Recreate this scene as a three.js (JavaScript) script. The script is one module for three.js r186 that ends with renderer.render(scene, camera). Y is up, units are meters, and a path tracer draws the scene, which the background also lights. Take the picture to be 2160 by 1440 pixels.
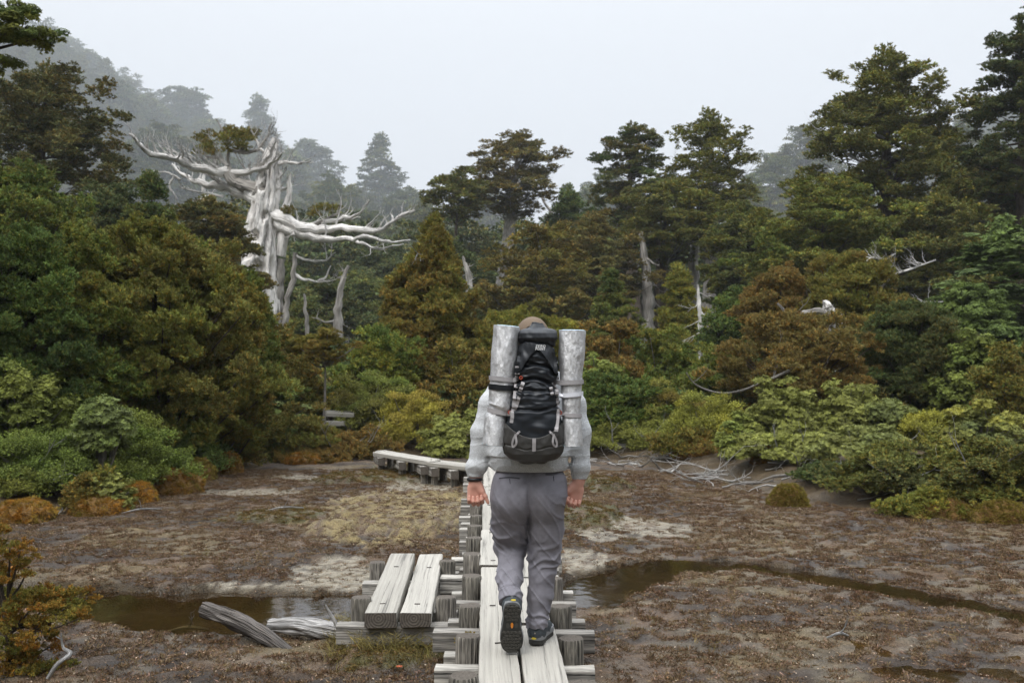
import * as THREE from 'three';
import { mergeGeometries } from 'three/addons/utils/BufferGeometryUtils.js';
import { FontLoader } from 'three/addons/loaders/FontLoader.js';
import { TextGeometry } from 'three/addons/geometries/TextGeometry.js';
import { createNoise3D, createNoise2D } from 'simplex-noise';

// ---------- camera ----------
const scene = new THREE.Scene();
const FOCAL = 2100, EYE = 1.8, HORIZON = 775;          // focal length and horizon in pixels of a 2160 x 1440 frame; eye height in metres
const camera = new THREE.PerspectiveCamera(2 * Math.atan(720 / FOCAL) * 180 / Math.PI, 1.5, 0.1, 3000);
camera.position.set(0, EYE, 0);
camera.lookAt(0, EYE, -10);
camera.setViewOffset(2160, 1440, 0, 720 - HORIZON, 2160, 1440);
camera.focus = 5.2;
camera.userData.fStop = 6;
// ---------- sky: an even overcast, brighter overhead ----------
{
  const W = 256, H = 128, data = new Float32Array(W * H * 4);
  for (let r = 0; r < H; r++) {
    const y = Math.max(0, Math.sin(((r + 0.5) / H - 0.5) * Math.PI)), k = 0.56 + 2.2 * y * y * y;
    for (let c = 0; c < W; c++) { const i = (r * W + c) * 4; data[i] = 0.96 * k; data[i + 1] = 1.0 * k; data[i + 2] = 1.06 * k; data[i + 3] = 1; }
  }
  const sky = new THREE.DataTexture(data, W, H, THREE.RGBAFormat, THREE.FloatType);
  sky.mapping = THREE.EquirectangularReflectionMapping; sky.magFilter = THREE.LinearFilter; sky.needsUpdate = true;
  scene.background = sky; scene.environment = sky;
}
// ---------- sun behind the cloud ----------
const sun = new THREE.DirectionalLight(new THREE.Color().setRGB(1, 0.97, 0.92), 1.5);
sun.name = 'sun'; sun.position.set(-30, 80, 34); sun.target.position.set(0, 0, -12);
sun.castShadow = true; sun.shadow.radius = 60; sun.shadow.mapSize.set(4096, 4096);
Object.assign(sun.shadow.camera, { left: -60, right: 60, top: 60, bottom: -60, near: 1, far: 300 });
scene.add(sun, sun.target);
// ---------- exposure, haze ----------
const renderer = new THREE.WebGLRenderer({ antialias: true });
renderer.toneMapping = THREE.LinearToneMapping;
renderer.toneMappingExposure = 1.62;
renderer.shadowMap.enabled = true; renderer.shadowMap.type = THREE.PCFSoftShadowMap;
scene.fog = new THREE.FogExp2(new THREE.Color().setRGB(0.9, 0.95, 1.0), 0.00045);

// ---------- helpers ----------
let seed = 7;
const rnd = () => { seed = (seed + 0x6d2b79f5) | 0; let t = Math.imul(seed ^ (seed >>> 15), 1 | seed); t = (t + Math.imul(t ^ (t >>> 7), 61 | t)) ^ t; return ((t ^ (t >>> 14)) >>> 0) / 4294967296; };
const rr = (a, b) => a + (b - a) * rnd();
const n3 = createNoise3D(rnd), n2 = createNoise2D(rnd);
const fbm2 = (x, y, o = 4) => { let s = 0, a = 0.5; for (let i = 0; i < o; i++) { s += a * n2(x, y); x = x * 2.03 + 17.1; y = y * 2.03 - 9.7; a *= 0.5; } return s; };
const fbm3 = (x, y, z, o = 3) => { let s = 0, a = 0.5; for (let i = 0; i < o; i++) { s += a * n3(x, y, z); x = x * 2.03 + 7.1; y = y * 2.03 - 3.7; z = z * 2.03 + 1.3; a *= 0.5; } return s; };
const clamp = (x, a = 0, b = 1) => Math.min(b, Math.max(a, x)), lerp = (a, b, t) => a + (b - a) * t;
const sstep = (a, b, x) => { const t = clamp((x - a) / (b - a)); return t * t * (3 - 2 * t); };
const V = (x, y, z) => new THREE.Vector3(x, y, z);
// a place given by where it is seen and how far off it stands; on the ground where no distance is known
const at = (px, py, d) => V((px - 1080) / FOCAL * d, EYE - (py - HORIZON) / FOCAL * d, -d);
const onGround = (px, py, y = 0) => { const d = FOCAL * (EYE - y) / (py - HORIZON); return V((px - 1080) / FOCAL * d, y, -d); };

const taken = {};
const numbered = (n) => { const k = taken[n] = (taken[n] ?? -1) + 1; return k ? n + '_' + String(k).padStart(3, '0') : n; };
function tag(o, label, category, group, kind) {
  if (label) o.userData.label = label;
  if (category) o.userData.category = category;
  if (group) o.userData.group = group;
  if (kind) o.userData.kind = kind;
  return o;
}
function thing(name, label, category, pos, group) {
  const o = new THREE.Group(); o.name = numbered(name); if (pos) o.position.copy(pos);
  scene.add(o); return tag(o, label, category, group);
}
function part(name, geo, m, parent, top) {
  const o = new THREE.Mesh(geo, m); o.name = top ? numbered(name) : name; o.castShadow = o.receiveShadow = true;
  (parent ?? scene).add(o); return o;
}
const mat = (r, g, b, rough = 0.9, more = {}) => new THREE.MeshPhysicalMaterial({ color: new THREE.Color().setRGB(r, g, b), roughness: rough, ...more });

// geometry collector
class Geo {
  constructor() { this.p = []; this.n = []; this.u = []; this.c = []; this.i = []; }
  v(x, y, z, nx, ny, nz, u = 0, v = 0, c = null) { this.p.push(x, y, z); this.n.push(nx, ny, nz); this.u.push(u, v); if (c) this.c.push(c[0], c[1], c[2]); return this.p.length / 3 - 1; }
  tri(a, b, c) { this.i.push(a, b, c); }
  quad(a, b, c, d) { this.i.push(a, b, c, a, c, d); }
  // one flat triangle of its own
  face(a, b, c, col) {
    const n = V().subVectors(b, a).cross(V().subVectors(c, a)).normalize();
    const k = [a, b, c].map((q, j) => this.v(q.x, q.y, q.z, n.x, n.y, n.z, j === 1 ? 1 : 0, j === 2 ? 1 : 0, col));
    this.tri(...k);
  }
  // a tube through points with radii; wob(angle, t, i) scales the radius
  tube(pts, rad, sides = 6, wob = null, cap = true, uv = [1, 1]) {
    const N = pts.length, start = this.p.length / 3, T = V(), A = V(), B = V(), up = V();
    let along = 0;
    for (let i = 0; i < N; i++) {
      T.subVectors(pts[Math.min(i + 1, N - 1)], pts[Math.max(i - 1, 0)]).normalize();
      if (i === 0) { up.set(Math.abs(T.z) < 0.9 ? 0 : 1, 0, Math.abs(T.z) < 0.9 ? 1 : 0); A.crossVectors(up, T).normalize(); } else { A.addScaledVector(T, -A.dot(T)).normalize(); along += pts[i].distanceTo(pts[i - 1]); }
      B.crossVectors(T, A);
      for (let s = 0; s <= sides; s++) {
        const a = s / sides * Math.PI * 2, ca = Math.cos(a), sa = Math.sin(a), r = rad[i] * (wob ? wob(s === sides ? 0 : a, i / (N - 1), i) : 1);
        const nx = A.x * ca + B.x * sa, ny = A.y * ca + B.y * sa, nz = A.z * ca + B.z * sa;
        this.v(pts[i].x + nx * r, pts[i].y + ny * r, pts[i].z + nz * r, nx, ny, nz, s / sides * uv[0], along * uv[1]);
      }
    }
    for (let i = 0; i < N - 1; i++) for (let s = 0; s < sides; s++) { const a = start + i * (sides + 1) + s, b = a + sides + 1; this.quad(a, a + 1, b + 1, b); }
    if (cap) for (const [i, sg] of [[0, -1], [N - 1, 1]]) {
      const q = pts[i], o = i ? pts[i - 1] : pts[1], n = V().subVectors(q, o).normalize(), m = this.v(q.x, q.y, q.z, n.x, n.y, n.z, 0.5, along * uv[1]), ring = start + i * (sides + 1);
      const k = []; for (let s = 0; s < sides; s++) { const j = (ring + s) * 3; k.push(this.v(this.p[j], this.p[j + 1], this.p[j + 2], n.x, n.y, n.z, 0.5 + 0.5 * Math.cos(s), along * uv[1])); }
      for (let s = 0; s < sides; s++) sg > 0 ? this.tri(m, k[s], k[(s + 1) % sides]) : this.tri(m, k[(s + 1) % sides], k[s]);
    }
    return this;
  }
  build(recompute = false) {
    const g = new THREE.BufferGeometry();
    g.setAttribute('position', new THREE.Float32BufferAttribute(this.p, 3)); g.setAttribute('normal', new THREE.Float32BufferAttribute(this.n, 3)); g.setAttribute('uv', new THREE.Float32BufferAttribute(this.u, 2));
    if (this.c.length) g.setAttribute('color', new THREE.Float32BufferAttribute(this.c, 3));
    g.setIndex(this.i); if (recompute) g.computeVertexNormals(); return g;
  }
}
// a smooth curve through points, n samples
const curve = (pts, n) => new THREE.CatmullRomCurve3(pts, false, 'centripetal').getPoints(n - 1);
const radii = (rs, n) => Array.from({ length: n }, (_, i) => { const t = i / (n - 1) * (rs.length - 1), k = Math.min(rs.length - 2, Math.floor(t)); return lerp(rs[k], rs[k + 1], t - k); });

// textures
function tex(w, h, f, srgb = false, rx = 1, ry = 1) {
  const d = new Uint8Array(w * h * 4);
  for (let y = 0; y < h; y++) for (let x = 0; x < w; x++) { const c = f(x / w, y / h), i = (y * w + x) * 4, k = Array.isArray(c); for (let j = 0; j < 3; j++) d[i + j] = clamp((k ? c[j] : c)) * 255; d[i + 3] = 255; }
  const t = new THREE.DataTexture(d, w, h); t.wrapS = t.wrapT = THREE.RepeatWrapping; t.magFilter = THREE.LinearFilter; t.repeat.set(rx, ry);
  if (srgb) t.colorSpace = THREE.SRGBColorSpace; t.needsUpdate = true; return t;
}
// noise that repeats every 1 in u and v: a torus in four turns read through 3-D noise twice
const hash = (x, y, s) => { let h = Math.imul(x, 374761393) + Math.imul(y, 668265263) + Math.imul(s, 974634539); h = Math.imul(h ^ (h >>> 13), 1274126177); return ((h ^ (h >>> 16)) >>> 0) / 4294967296; };
function pn(u, v, fx, fy, s = 0) {
  const x = u * fx, y = v * fy, ix = Math.floor(x), iy = Math.floor(y); let a = x - ix, b = y - iy; a = a * a * (3 - 2 * a); b = b * b * (3 - 2 * b);
  const g = (i, j) => hash(((i % fx) + fx) % fx, ((j % fy) + fy) % fy, s);
  return lerp(lerp(g(ix, iy), g(ix + 1, iy), a), lerp(g(ix, iy + 1), g(ix + 1, iy + 1), a), b);
}
const pfbm = (u, v, f, o = 4, s = 0) => { let t = 0, a = 0.5, w = 0; for (let k = 0; k < o; k++) { t += a * pn(u, v, f << k, f << k, s + k); w += a; a *= 0.55; } return t / w; };

// ---------- the shape of the land ----------
const bog = [[0, 1105], [150, 1082], [300, 1052], [430, 1004], [500, 972], [650, 966], [800, 966], [1000, 966], [1250, 968], [1400, 990], [1550, 1025], [1700, 1060], [1900, 1085], [2160, 1110]].map(([a, b]) => { const p = onGround(a, b); return [p.x, p.z]; })
  .concat([[8, -9], [10, -4], [10, 8], [-10, 8], [-10, -5], [-8, -9.5]]);
function bogDist(x, z) {          // below 0 inside the clearing, else metres from its edge
  let best = 1e9, inside = false;
  for (let i = 0, j = bog.length - 1; i < bog.length; j = i++) {
    const [ax, az] = bog[j], [bx, bz] = bog[i], ex = bx - ax, ez = bz - az, t = clamp(((x - ax) * ex + (z - az) * ez) / (ex * ex + ez * ez));
    best = Math.min(best, Math.hypot(x - ax - ex * t, z - az - ez * t));
    if ((az > z) !== (bz > z) && x < (bx - ax) * (z - az) / (bz - az) + ax) inside = !inside;
  }
  return inside ? -best : best;
}
const streamLine = [[-60, 1262, .42], [60, 1266, .42], [250, 1275, .5], [450, 1288, .62], [650, 1288, .6], [790, 1288, .5], [960, 1285, .4], [1220, 1262, .42], [1290, 1225, .36], [1400, 1190, .29], [1560, 1190, .21], [1700, 1212, .2], [1900, 1250, .21], [2160, 1300, .2], [2500, 1385, .2]]
  .map(([a, b, w]) => { const p = onGround(a, b); return [p.x, p.z, w]; });
function stream(x, z) {           // 0 in midstream, 1 at the edge
  let best = 1e9;
  for (let i = 1; i < streamLine.length; i++) {
    const [ax, az, aw] = streamLine[i - 1], [bx, bz, bw] = streamLine[i], ex = bx - ax, ez = bz - az, t = clamp(((x - ax) * ex + (z - az) * ez) / (ex * ex + ez * ez));
    best = Math.min(best, Math.hypot(x - ax - ex * t, z - az - ez * t) / lerp(aw, bw, t));
  }
  return best;
}
const spot = ([a, b, rx, ry]) => { const p = onGround(a, b), d = -p.z; return [p.x, p.z, rx / FOCAL * d, ry * d * d / (FOCAL * EYE)]; };
const sandSpots = [[1225, 1190, 66, 26], [1368, 1116, 80, 20], [1265, 1132, 60, 10], [520, 1045, 120, 9], [690, 1222, 100, 30], [600, 1243, 240, 9], [640, 1012, 60, 6], [720, 1190, 60, 10], [890, 1035, 90, 18]].map(spot);
const mossSpots = [[845, 1090, 175, 58, .12], [600, 1100, 125, 16, .1], [1240, 1100, 85, 24, .14], [1275, 1032, 55, 12, .14], [730, 1018, 80, 10, .12], [850, 1010, 130, 16, .06], [830, 1385, 120, 40, .07], [905, 1003, 130, 16, .16]].map((s) => [...spot(s), s[4]]);
const blob = (list, x, z, rag = 0.5) => { let m = 0, k = -1; const e = rag * fbm2(x * 2.2 + 3, z * 2.2, 4); list.forEach((s, i) => { const q = 1 - Math.hypot((x - s[0]) / s[2], (z - s[1]) / s[3]) + e; if (q > m) { m = q; k = i; } }); return [m, k]; };
const skirt = [[-1500, .26], [80, .27], [400, .20], [560, .185], [680, .15], [800, .12], [900, .095], [1080, .08], [1250, .075], [1500, .1], [1750, .12], [2100, .2], [3800, .2]];
function hill(x, z) {
  const r = Math.hypot(x, z), u = z < -1 ? clamp(1080 + FOCAL * x / -z, -1500, 3800) : (x < 0 ? -1500 : 3800);
  let k = 0; while (k < skirt.length - 2 && skirt[k + 1][0] < u) k++;
  const e = lerp(skirt[k][1], skirt[k + 1][1], clamp((u - skirt[k][0]) / (skirt[k + 1][0] - skirt[k][0])));
  return e * sstep(60, 1100, r) * Math.min(r, 1450) + (r > 60 ? 18 * fbm2(x * .0045, z * .0045, 3) * sstep(80, 600, r) : 0);
}
function land(x, z, info) {
  const bd = bogDist(x, z), s = stream(x, z);
  let h = 0.035 * fbm2(x * .5, z * .5, 3) + 0.032 * fbm2(x * 2.1 + 9, z * 2.1, 3);
  const right = sstep(.2, 1.4, x), near = sstep(-14, -9.5, z), puddly = Math.max(right * near, sstep(-7.4, -6.4, z) * sstep(.2, -1, x) * .8);
  h += lerp(.05, .006, puddly);
  const [mo, mk] = blob(mossSpots, x, z, .6), [sa] = blob(sandSpots, x, z, .5);
  if (mo > 0) h += mossSpots[mk][4] * .8 * sstep(-.02, .5, mo);
  if (sa > 0) h = lerp(h, .018, sstep(0, .2, sa) * .9);
  const rag = s + .22 * fbm2(x * 2.5, z * 2.5, 3);
  h = lerp(h, -.12, 1 - sstep(.6, 1.15, rag));
  if (bd > -.6) h += .2 * sstep(-.1, 1.1, bd + .3 * fbm2(x, z, 2)) + Math.max(0, Math.min(bd, 45)) * .055 + (bd > 8 ? hill(x, z) : 0);
  if (info) { info.bd = bd; info.s = rag; info.mo = mo; info.mk = mk; info.sa = sa; info.puddly = puddly; }
  return h;
}

// ---------- ground materials ----------
const litterTex = tex(1024, 1024, (u, v) => { const f = pfbm(u, v, 24, 4, 3), g = pn(u, v, 220, 220, 9), k = pn(u, v, 420, 300, 11); return clamp(.35 + .5 * f + .35 * (g - .5) + (k > .9 ? .25 : 0) - (k < .1 ? .2 : 0)); });
const litterBump = tex(1024, 1024, (u, v) => .5 * pfbm(u, v, 40, 4, 21) + .5 * pn(u, v, 260, 260, 5));
for (const t of [litterTex, litterBump]) t.repeat.set(.55, .55);
const wetTex = tex(512, 512, (u, v) => .38 + .5 * sstep(.35, .6, pfbm(u, v, 10, 4, 51))); wetTex.repeat.set(.3, .3);
const groundMat = mat(1.25, 1.25, 1.25, 1, { roughnessMap: wetTex,  vertexColors: true, map: litterTex, bumpMap: litterBump, bumpScale: .025 });
groundMat.specularIntensity = .9;
{
  // the clearing: cells of 4 cm close by, 9 cm at its far end
  const zs = [-2.4]; while (zs.at(-1) > -22.5) zs.push(zs.at(-1) - (.022 + .0036 * -zs.at(-1)));
  const xs = []; for (let i = -210; i <= 210; i++) { const t = i / 210; xs.push(13 * (.45 * t + .55 * t * t * t)); }
  const g = new Geo(), info = {}, c = new THREE.Color();
  const mud = [.055, .036, .023], litter = [.13, .083, .048], silt = [.17, .138, .095], sand = [.33, .29, .22], tan = [.26, .198, .085], moss = [.085, .075, .02], bed = [.05, .032, .012];
  const mixc = (a, b, t) => a.map((q, i) => lerp(q, b[i], t));
  for (const z of zs) for (const x of xs) {
    const h = land(x, z, info);
    let k = mixc(mud, litter, sstep(-.12, .22, fbm2(x * 1.1, z * 1.1, 5) + .06));
    const reg = fbm2(x * .42 + 7, z * .6 - 3, 3);
    k = mixc(k, [.036, .025, .017], .8 * sstep(.05, .3, reg)); k = mixc(k, [.2, .15, .07], .6 * sstep(-.08, -.35, reg));
    k = mixc(k, silt, lerp(.3, .75, info.puddly) * sstep(lerp(.12, -.05, info.puddly), .35, fbm2(x * 1.9 + 40, z * 1.9, 5)));
    if (info.mo > 0) k = mixc(k, mixc(info.mk === 0 ? tan : moss, litter, sstep(-.1, .35, fbm2(x * 4, z * 4 + 30, 3))), sstep(0, .15, info.mo));
    if (info.sa > 0) k = mixc(k, sand, sstep(.02, .12, info.sa) * (1 - .75 * sstep(.05, .2, fbm2(x * 5 + 9, z * 5, 3))));
    if (info.s < 1.25) k = mixc(k, bed, 1 - sstep(.95, 1.25, info.s));
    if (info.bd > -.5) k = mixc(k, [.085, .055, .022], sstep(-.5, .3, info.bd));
    g.v(x, h, z, 0, 1, 0, x, z, k);
  }
  const n = xs.length;
  for (let j = 0; j < zs.length - 1; j++) for (let i = 0; i < n - 1; i++) { const a = j * n + i; g.quad(a, a + 1, a + n + 1, a + n); }
  const o = part('bog_ground', g.build(true), groundMat, null, true); tag(o, null, null, null, 'structure');
}
{
  const g = new Geo(), R = [0]; while (R.at(-1) < 1560) R.push(R.at(-1) + 1.2 + R.at(-1) * .045);
  const A = 220, k = [.05, .04, .018];
  for (const r of R) for (let a = 0; a <= A; a++) {
    const t = a / A * Math.PI * 2, x = Math.sin(t) * r, z = -Math.cos(t) * r, under = sstep(13.5, 12.5, Math.abs(x)) * sstep(-23, -22, z) * sstep(-1.2, -2.6, z);
    g.v(x, land(x, z) - (z < -1.2 ? .5 * under : 0) - .03, z, 0, 1, 0, x, z, k);
  }
  for (let j = 0; j < R.length - 1; j++) for (let a = 0; a < A; a++) { const q = j * (A + 1) + a; g.quad(q, q + A + 1, q + A + 2, q + 1); }
  tag(part('hillside_terrain', g.build(true), groundMat, null, true), null, null, null, 'structure');
}
{
  // standing water: one still sheet; the hollows of the ground below it are the stream and the puddles
  const g = new Geo(), q = [[-9, -3], [9, -3], [9, -14], [-9, -14]].map(([x, z]) => g.v(x, -.016, z, 0, 1, 0, x, z)); g.quad(...q);
  const ripple = tex(512, 512, (u, v) => .6 * pfbm(u, v, 6, 4, 31) + .4 * pfbm(u, v, 24, 2, 3)); ripple.repeat.set(.5, .5);
  tag(part('stream_water', g.build(), mat(.62, .52, .34, .05, { transmission: 1, thickness: 0, ior: 1.33, bumpMap: ripple, bumpScale: .0015 }), null, true), null, null, null, 'structure');
}

// ---------- foliage: clumps that are placed many times ----------
const leafMat = (rough = .75, t = .28) => new THREE.MeshPhysicalMaterial({ color: 0xffffff, roughness: rough, vertexColors: true, side: THREE.DoubleSide, transmission: t, thickness: 0, specularIntensity: .35 });
const M = { needle: leafMat(.8, 0), leaf: leafMat(1, .15) };
const rdir = (ymin = -1) => { const y = rr(ymin, 1), a = rr(0, 6.2832), s = Math.sqrt(1 - y * y); return V(Math.cos(a) * s, y, Math.sin(a) * s); };
const perp = (d) => V(rr(-1, 1), rr(-1, 1), rr(-1, 1)).cross(d).normalize();
function diamond(g, b, d, side, len, w, col, fold = 0) {
  const m = b.clone().addScaledVector(d, len * .45), t = b.clone().addScaledVector(d, len);
  if (fold) m.addScaledVector(V().crossVectors(side, d), fold * len);
  const l = m.clone().addScaledVector(side, w / 2), r = m.clone().addScaledVector(side, -w / 2);
  g.face(b, r, t, col); g.face(b, t, l, col);
}
function needleClump(sprigs, len, width, blades, ymin = -.1) {
  // ragged sprays: branchlets that reach out and up from the middle, each set with tufts along its length
  const g = new Geo(), nb = 13;
  for (let j = 0; j < nb; j++) {
    const y = lerp(ymin, .95, Math.pow((j + .5) / nb, .8)), an = j * 2.4 + rr(-.4, .4), sq = Math.sqrt(Math.max(0, 1 - y * y)), d = V(Math.cos(an) * sq, y, Math.sin(an) * sq), L = rr(.62, 1.12), n = Math.round(sprigs / nb), tint = rr(.8, 1.2);
    for (let k = 0; k < n; k++) {
      const t = lerp(.3, 1, Math.sqrt(rnd())), p = d.clone().multiplyScalar(L * t).add(rdir().multiplyScalar(.13)); p.y -= .12 * (1 - t);
      const a = d.clone().multiplyScalar(.55).add(V(0, .6, 0)).add(rdir().multiplyScalar(.7)).normalize();
      const s = rr(.72, 1.25) * tint, tip = rnd() < .3, base = tip ? [1.35 * s, 1.05 * s, .75 * s] : [.9 * s, .98 * s, .95 * s];
      for (let b = 0; b < blades; b++) {
        const q = a.clone().addScaledVector(perp(a), b ? rr(.25, .8) : .1).normalize();
        diamond(g, p.clone().addScaledVector(a, b ? rr(0, .4) * len : 0), q, perp(q), len * (b ? rr(.5, .9) : 1.1), width * rr(.7, 1.2), base);
      }
    }
  }
  return g.build();
}
function leafClump(rosettes, leaves, len, width, ymin = -.3, up = .5, spread = 1) {
  const g = new Geo();
  for (let k = 0; k < rosettes; k++) {
    const d = rdir(ymin), p = d.clone().multiplyScalar(rr(.4, .9)); p.y *= .8;
    const a = d.clone().add(V(0, up, 0)).add(rdir().multiplyScalar(.35)).normalize(), e = perp(a), f = V().crossVectors(a, e), s = rr(.7, 1.25);
    for (let b = 0; b < leaves; b++) {
      const t = b * 2.4 + rr(-.3, .3), out = e.clone().multiplyScalar(Math.cos(t)).addScaledVector(f, Math.sin(t)), q = out.clone().multiplyScalar(spread).addScaledVector(a, rr(.15, .7)).normalize();
      const v = s * rr(.85, 1.15);
      diamond(g, p.clone().addScaledVector(a, rr(-.3, .1) * len), q, V().crossVectors(q, a).normalize(), len * rr(.7, 1.15), width * rr(.8, 1.15), [v, v, v * rr(.7, 1.1)], rr(-.1, .1));
    }
  }
  return g.build();
}
function shootClump(shoots, leaves, len, leafLen, leafW) {
  const g = new Geo();
  for (let k = 0; k < shoots; k++) {
    const d = rdir(-.2), p = d.clone().multiplyScalar(rr(.3, .8)); p.y *= .8;
    const a = d.clone().add(V(0, .9, 0)).add(rdir().multiplyScalar(.4)).normalize(), s = rr(.65, 1.3);
    for (let b = 0; b < leaves; b++) {
      const o = p.clone().addScaledVector(a, len * b / leaves), q = perp(a).addScaledVector(a, rr(.3, .9)).normalize(), v = s * rr(.8, 1.2);
      diamond(g, o, q, perp(q), leafLen * rr(.7, 1.2), leafW * rr(.7, 1.2), [v, v, v * rr(.6, 1.1)]);
    }
  }
  return g.build();
}
const C = {
  fine: [needleClump(270, .25, .05, 7), needleClump(260, .26, .052, 7)],          // close cedars
  mid: [needleClump(210, .27, .068, 6), needleClump(200, .28, .07, 6)],
  far: [needleClump(120, .34, .11, 4), needleClump(110, .36, .115, 4)],
  box: [shootClump(70, 9, .42, .15, .075), shootClump(64, 9, .45, .16, .08)],
  rhodo: [leafClump(34, 9, .34, .1), leafClump(30, 9, .36, .105)],
  broad: [leafClump(60, 7, .26, .11, -.2, .3), leafClump(54, 7, .28, .12, -.2, .3)],
};
const isLeaf = new Set(['box', 'rhodo', 'broad']);
const m4 = new THREE.Matrix4(), qt = new THREE.Quaternion(), eu = new THREE.Euler(), col = new THREE.Color();
function foliage(name, kind, list, parent, variant = 0) {
  const o = new THREE.InstancedMesh(C[kind][variant % 2], isLeaf.has(kind) ? M.leaf : M.needle, list.length);
  list.forEach((e, i) => {
    qt.setFromEuler(eu.set(rr(-.25, .25) + (e.tx ?? 0), rr(0, 6.28), rr(-.25, .25) + (e.tz ?? 0)));
    o.setMatrixAt(i, m4.compose(e.p, qt, V(e.s, e.s * (e.f ?? .75), e.s))); o.setColorAt(i, col.setRGB(...e.c));
  });
  o.name = name; o.castShadow = o.receiveShadow = true; o.userData.kind = 'stuff'; parent.add(o); return o;
}
const tone = (a, b, t, v = .22) => { const k = 1 + rr(-v, v); return a.map((q, i) => lerp(q, b[i], t) * k); };
const barkTex = tex(256, 1024, (u, v) => clamp(.25 + .75 * (.65 * pn(u, v, 40, 10, 4) + .35 * pfbm(u, v, 16, 4, 8))));
const barkBump = tex(256, 1024, (u, v) => .7 * pn(u, v, 36, 8, 4) + .3 * pfbm(u, v, 32, 3, 8));
const bark = { brown: mat(.16, .12, .085, .95, { map: barkTex, bumpMap: barkBump, bumpScale: .06 }), grey: mat(.52, .48, .43, .95, { map: barkTex, bumpMap: barkBump, bumpScale: .06 }), bleached: mat(.92, .90, .87, .9, { map: barkTex, bumpMap: barkBump, bumpScale: .08 }) };
const P = {   // foliage colours (linear)
  olive: [.215, .22, .052], brown: [.23, .185, .062], rust: [.275, .188, .06], green: [.16, .215, .052], deep: [.1, .145, .048], dusk: [.14, .145, .055], yellow: [.34, .31, .055], lime: [.2, .215, .052], pale: [.245, .255, .08], sage: [.17, .2, .08], forest: [.11, .145, .06],
};
const profiles = {
  cone: (t) => Math.max(.07, (1 - t) * .95 + .05) * sstep(-.1, .1, t + .05),
  dome: (t) => Math.pow(Math.max(.02, 1 - Math.pow(t, 2.2)), .62) * lerp(.75, 1, sstep(0, .25, t)),
  broad: (t) => Math.pow(Math.max(.02, 1 - t), .5) * lerp(.8, 1, sstep(0, .15, t)),
  wide: (t) => Math.pow(Math.max(.02, 1 - Math.pow(t, 1.6)), .7),
  umbrella: (t) => Math.pow(Math.max(.02, 1 - Math.pow(t, 1.8)), .75) * lerp(.55, 1, sstep(0, .3, t)),
};
const plants = [];
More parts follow.
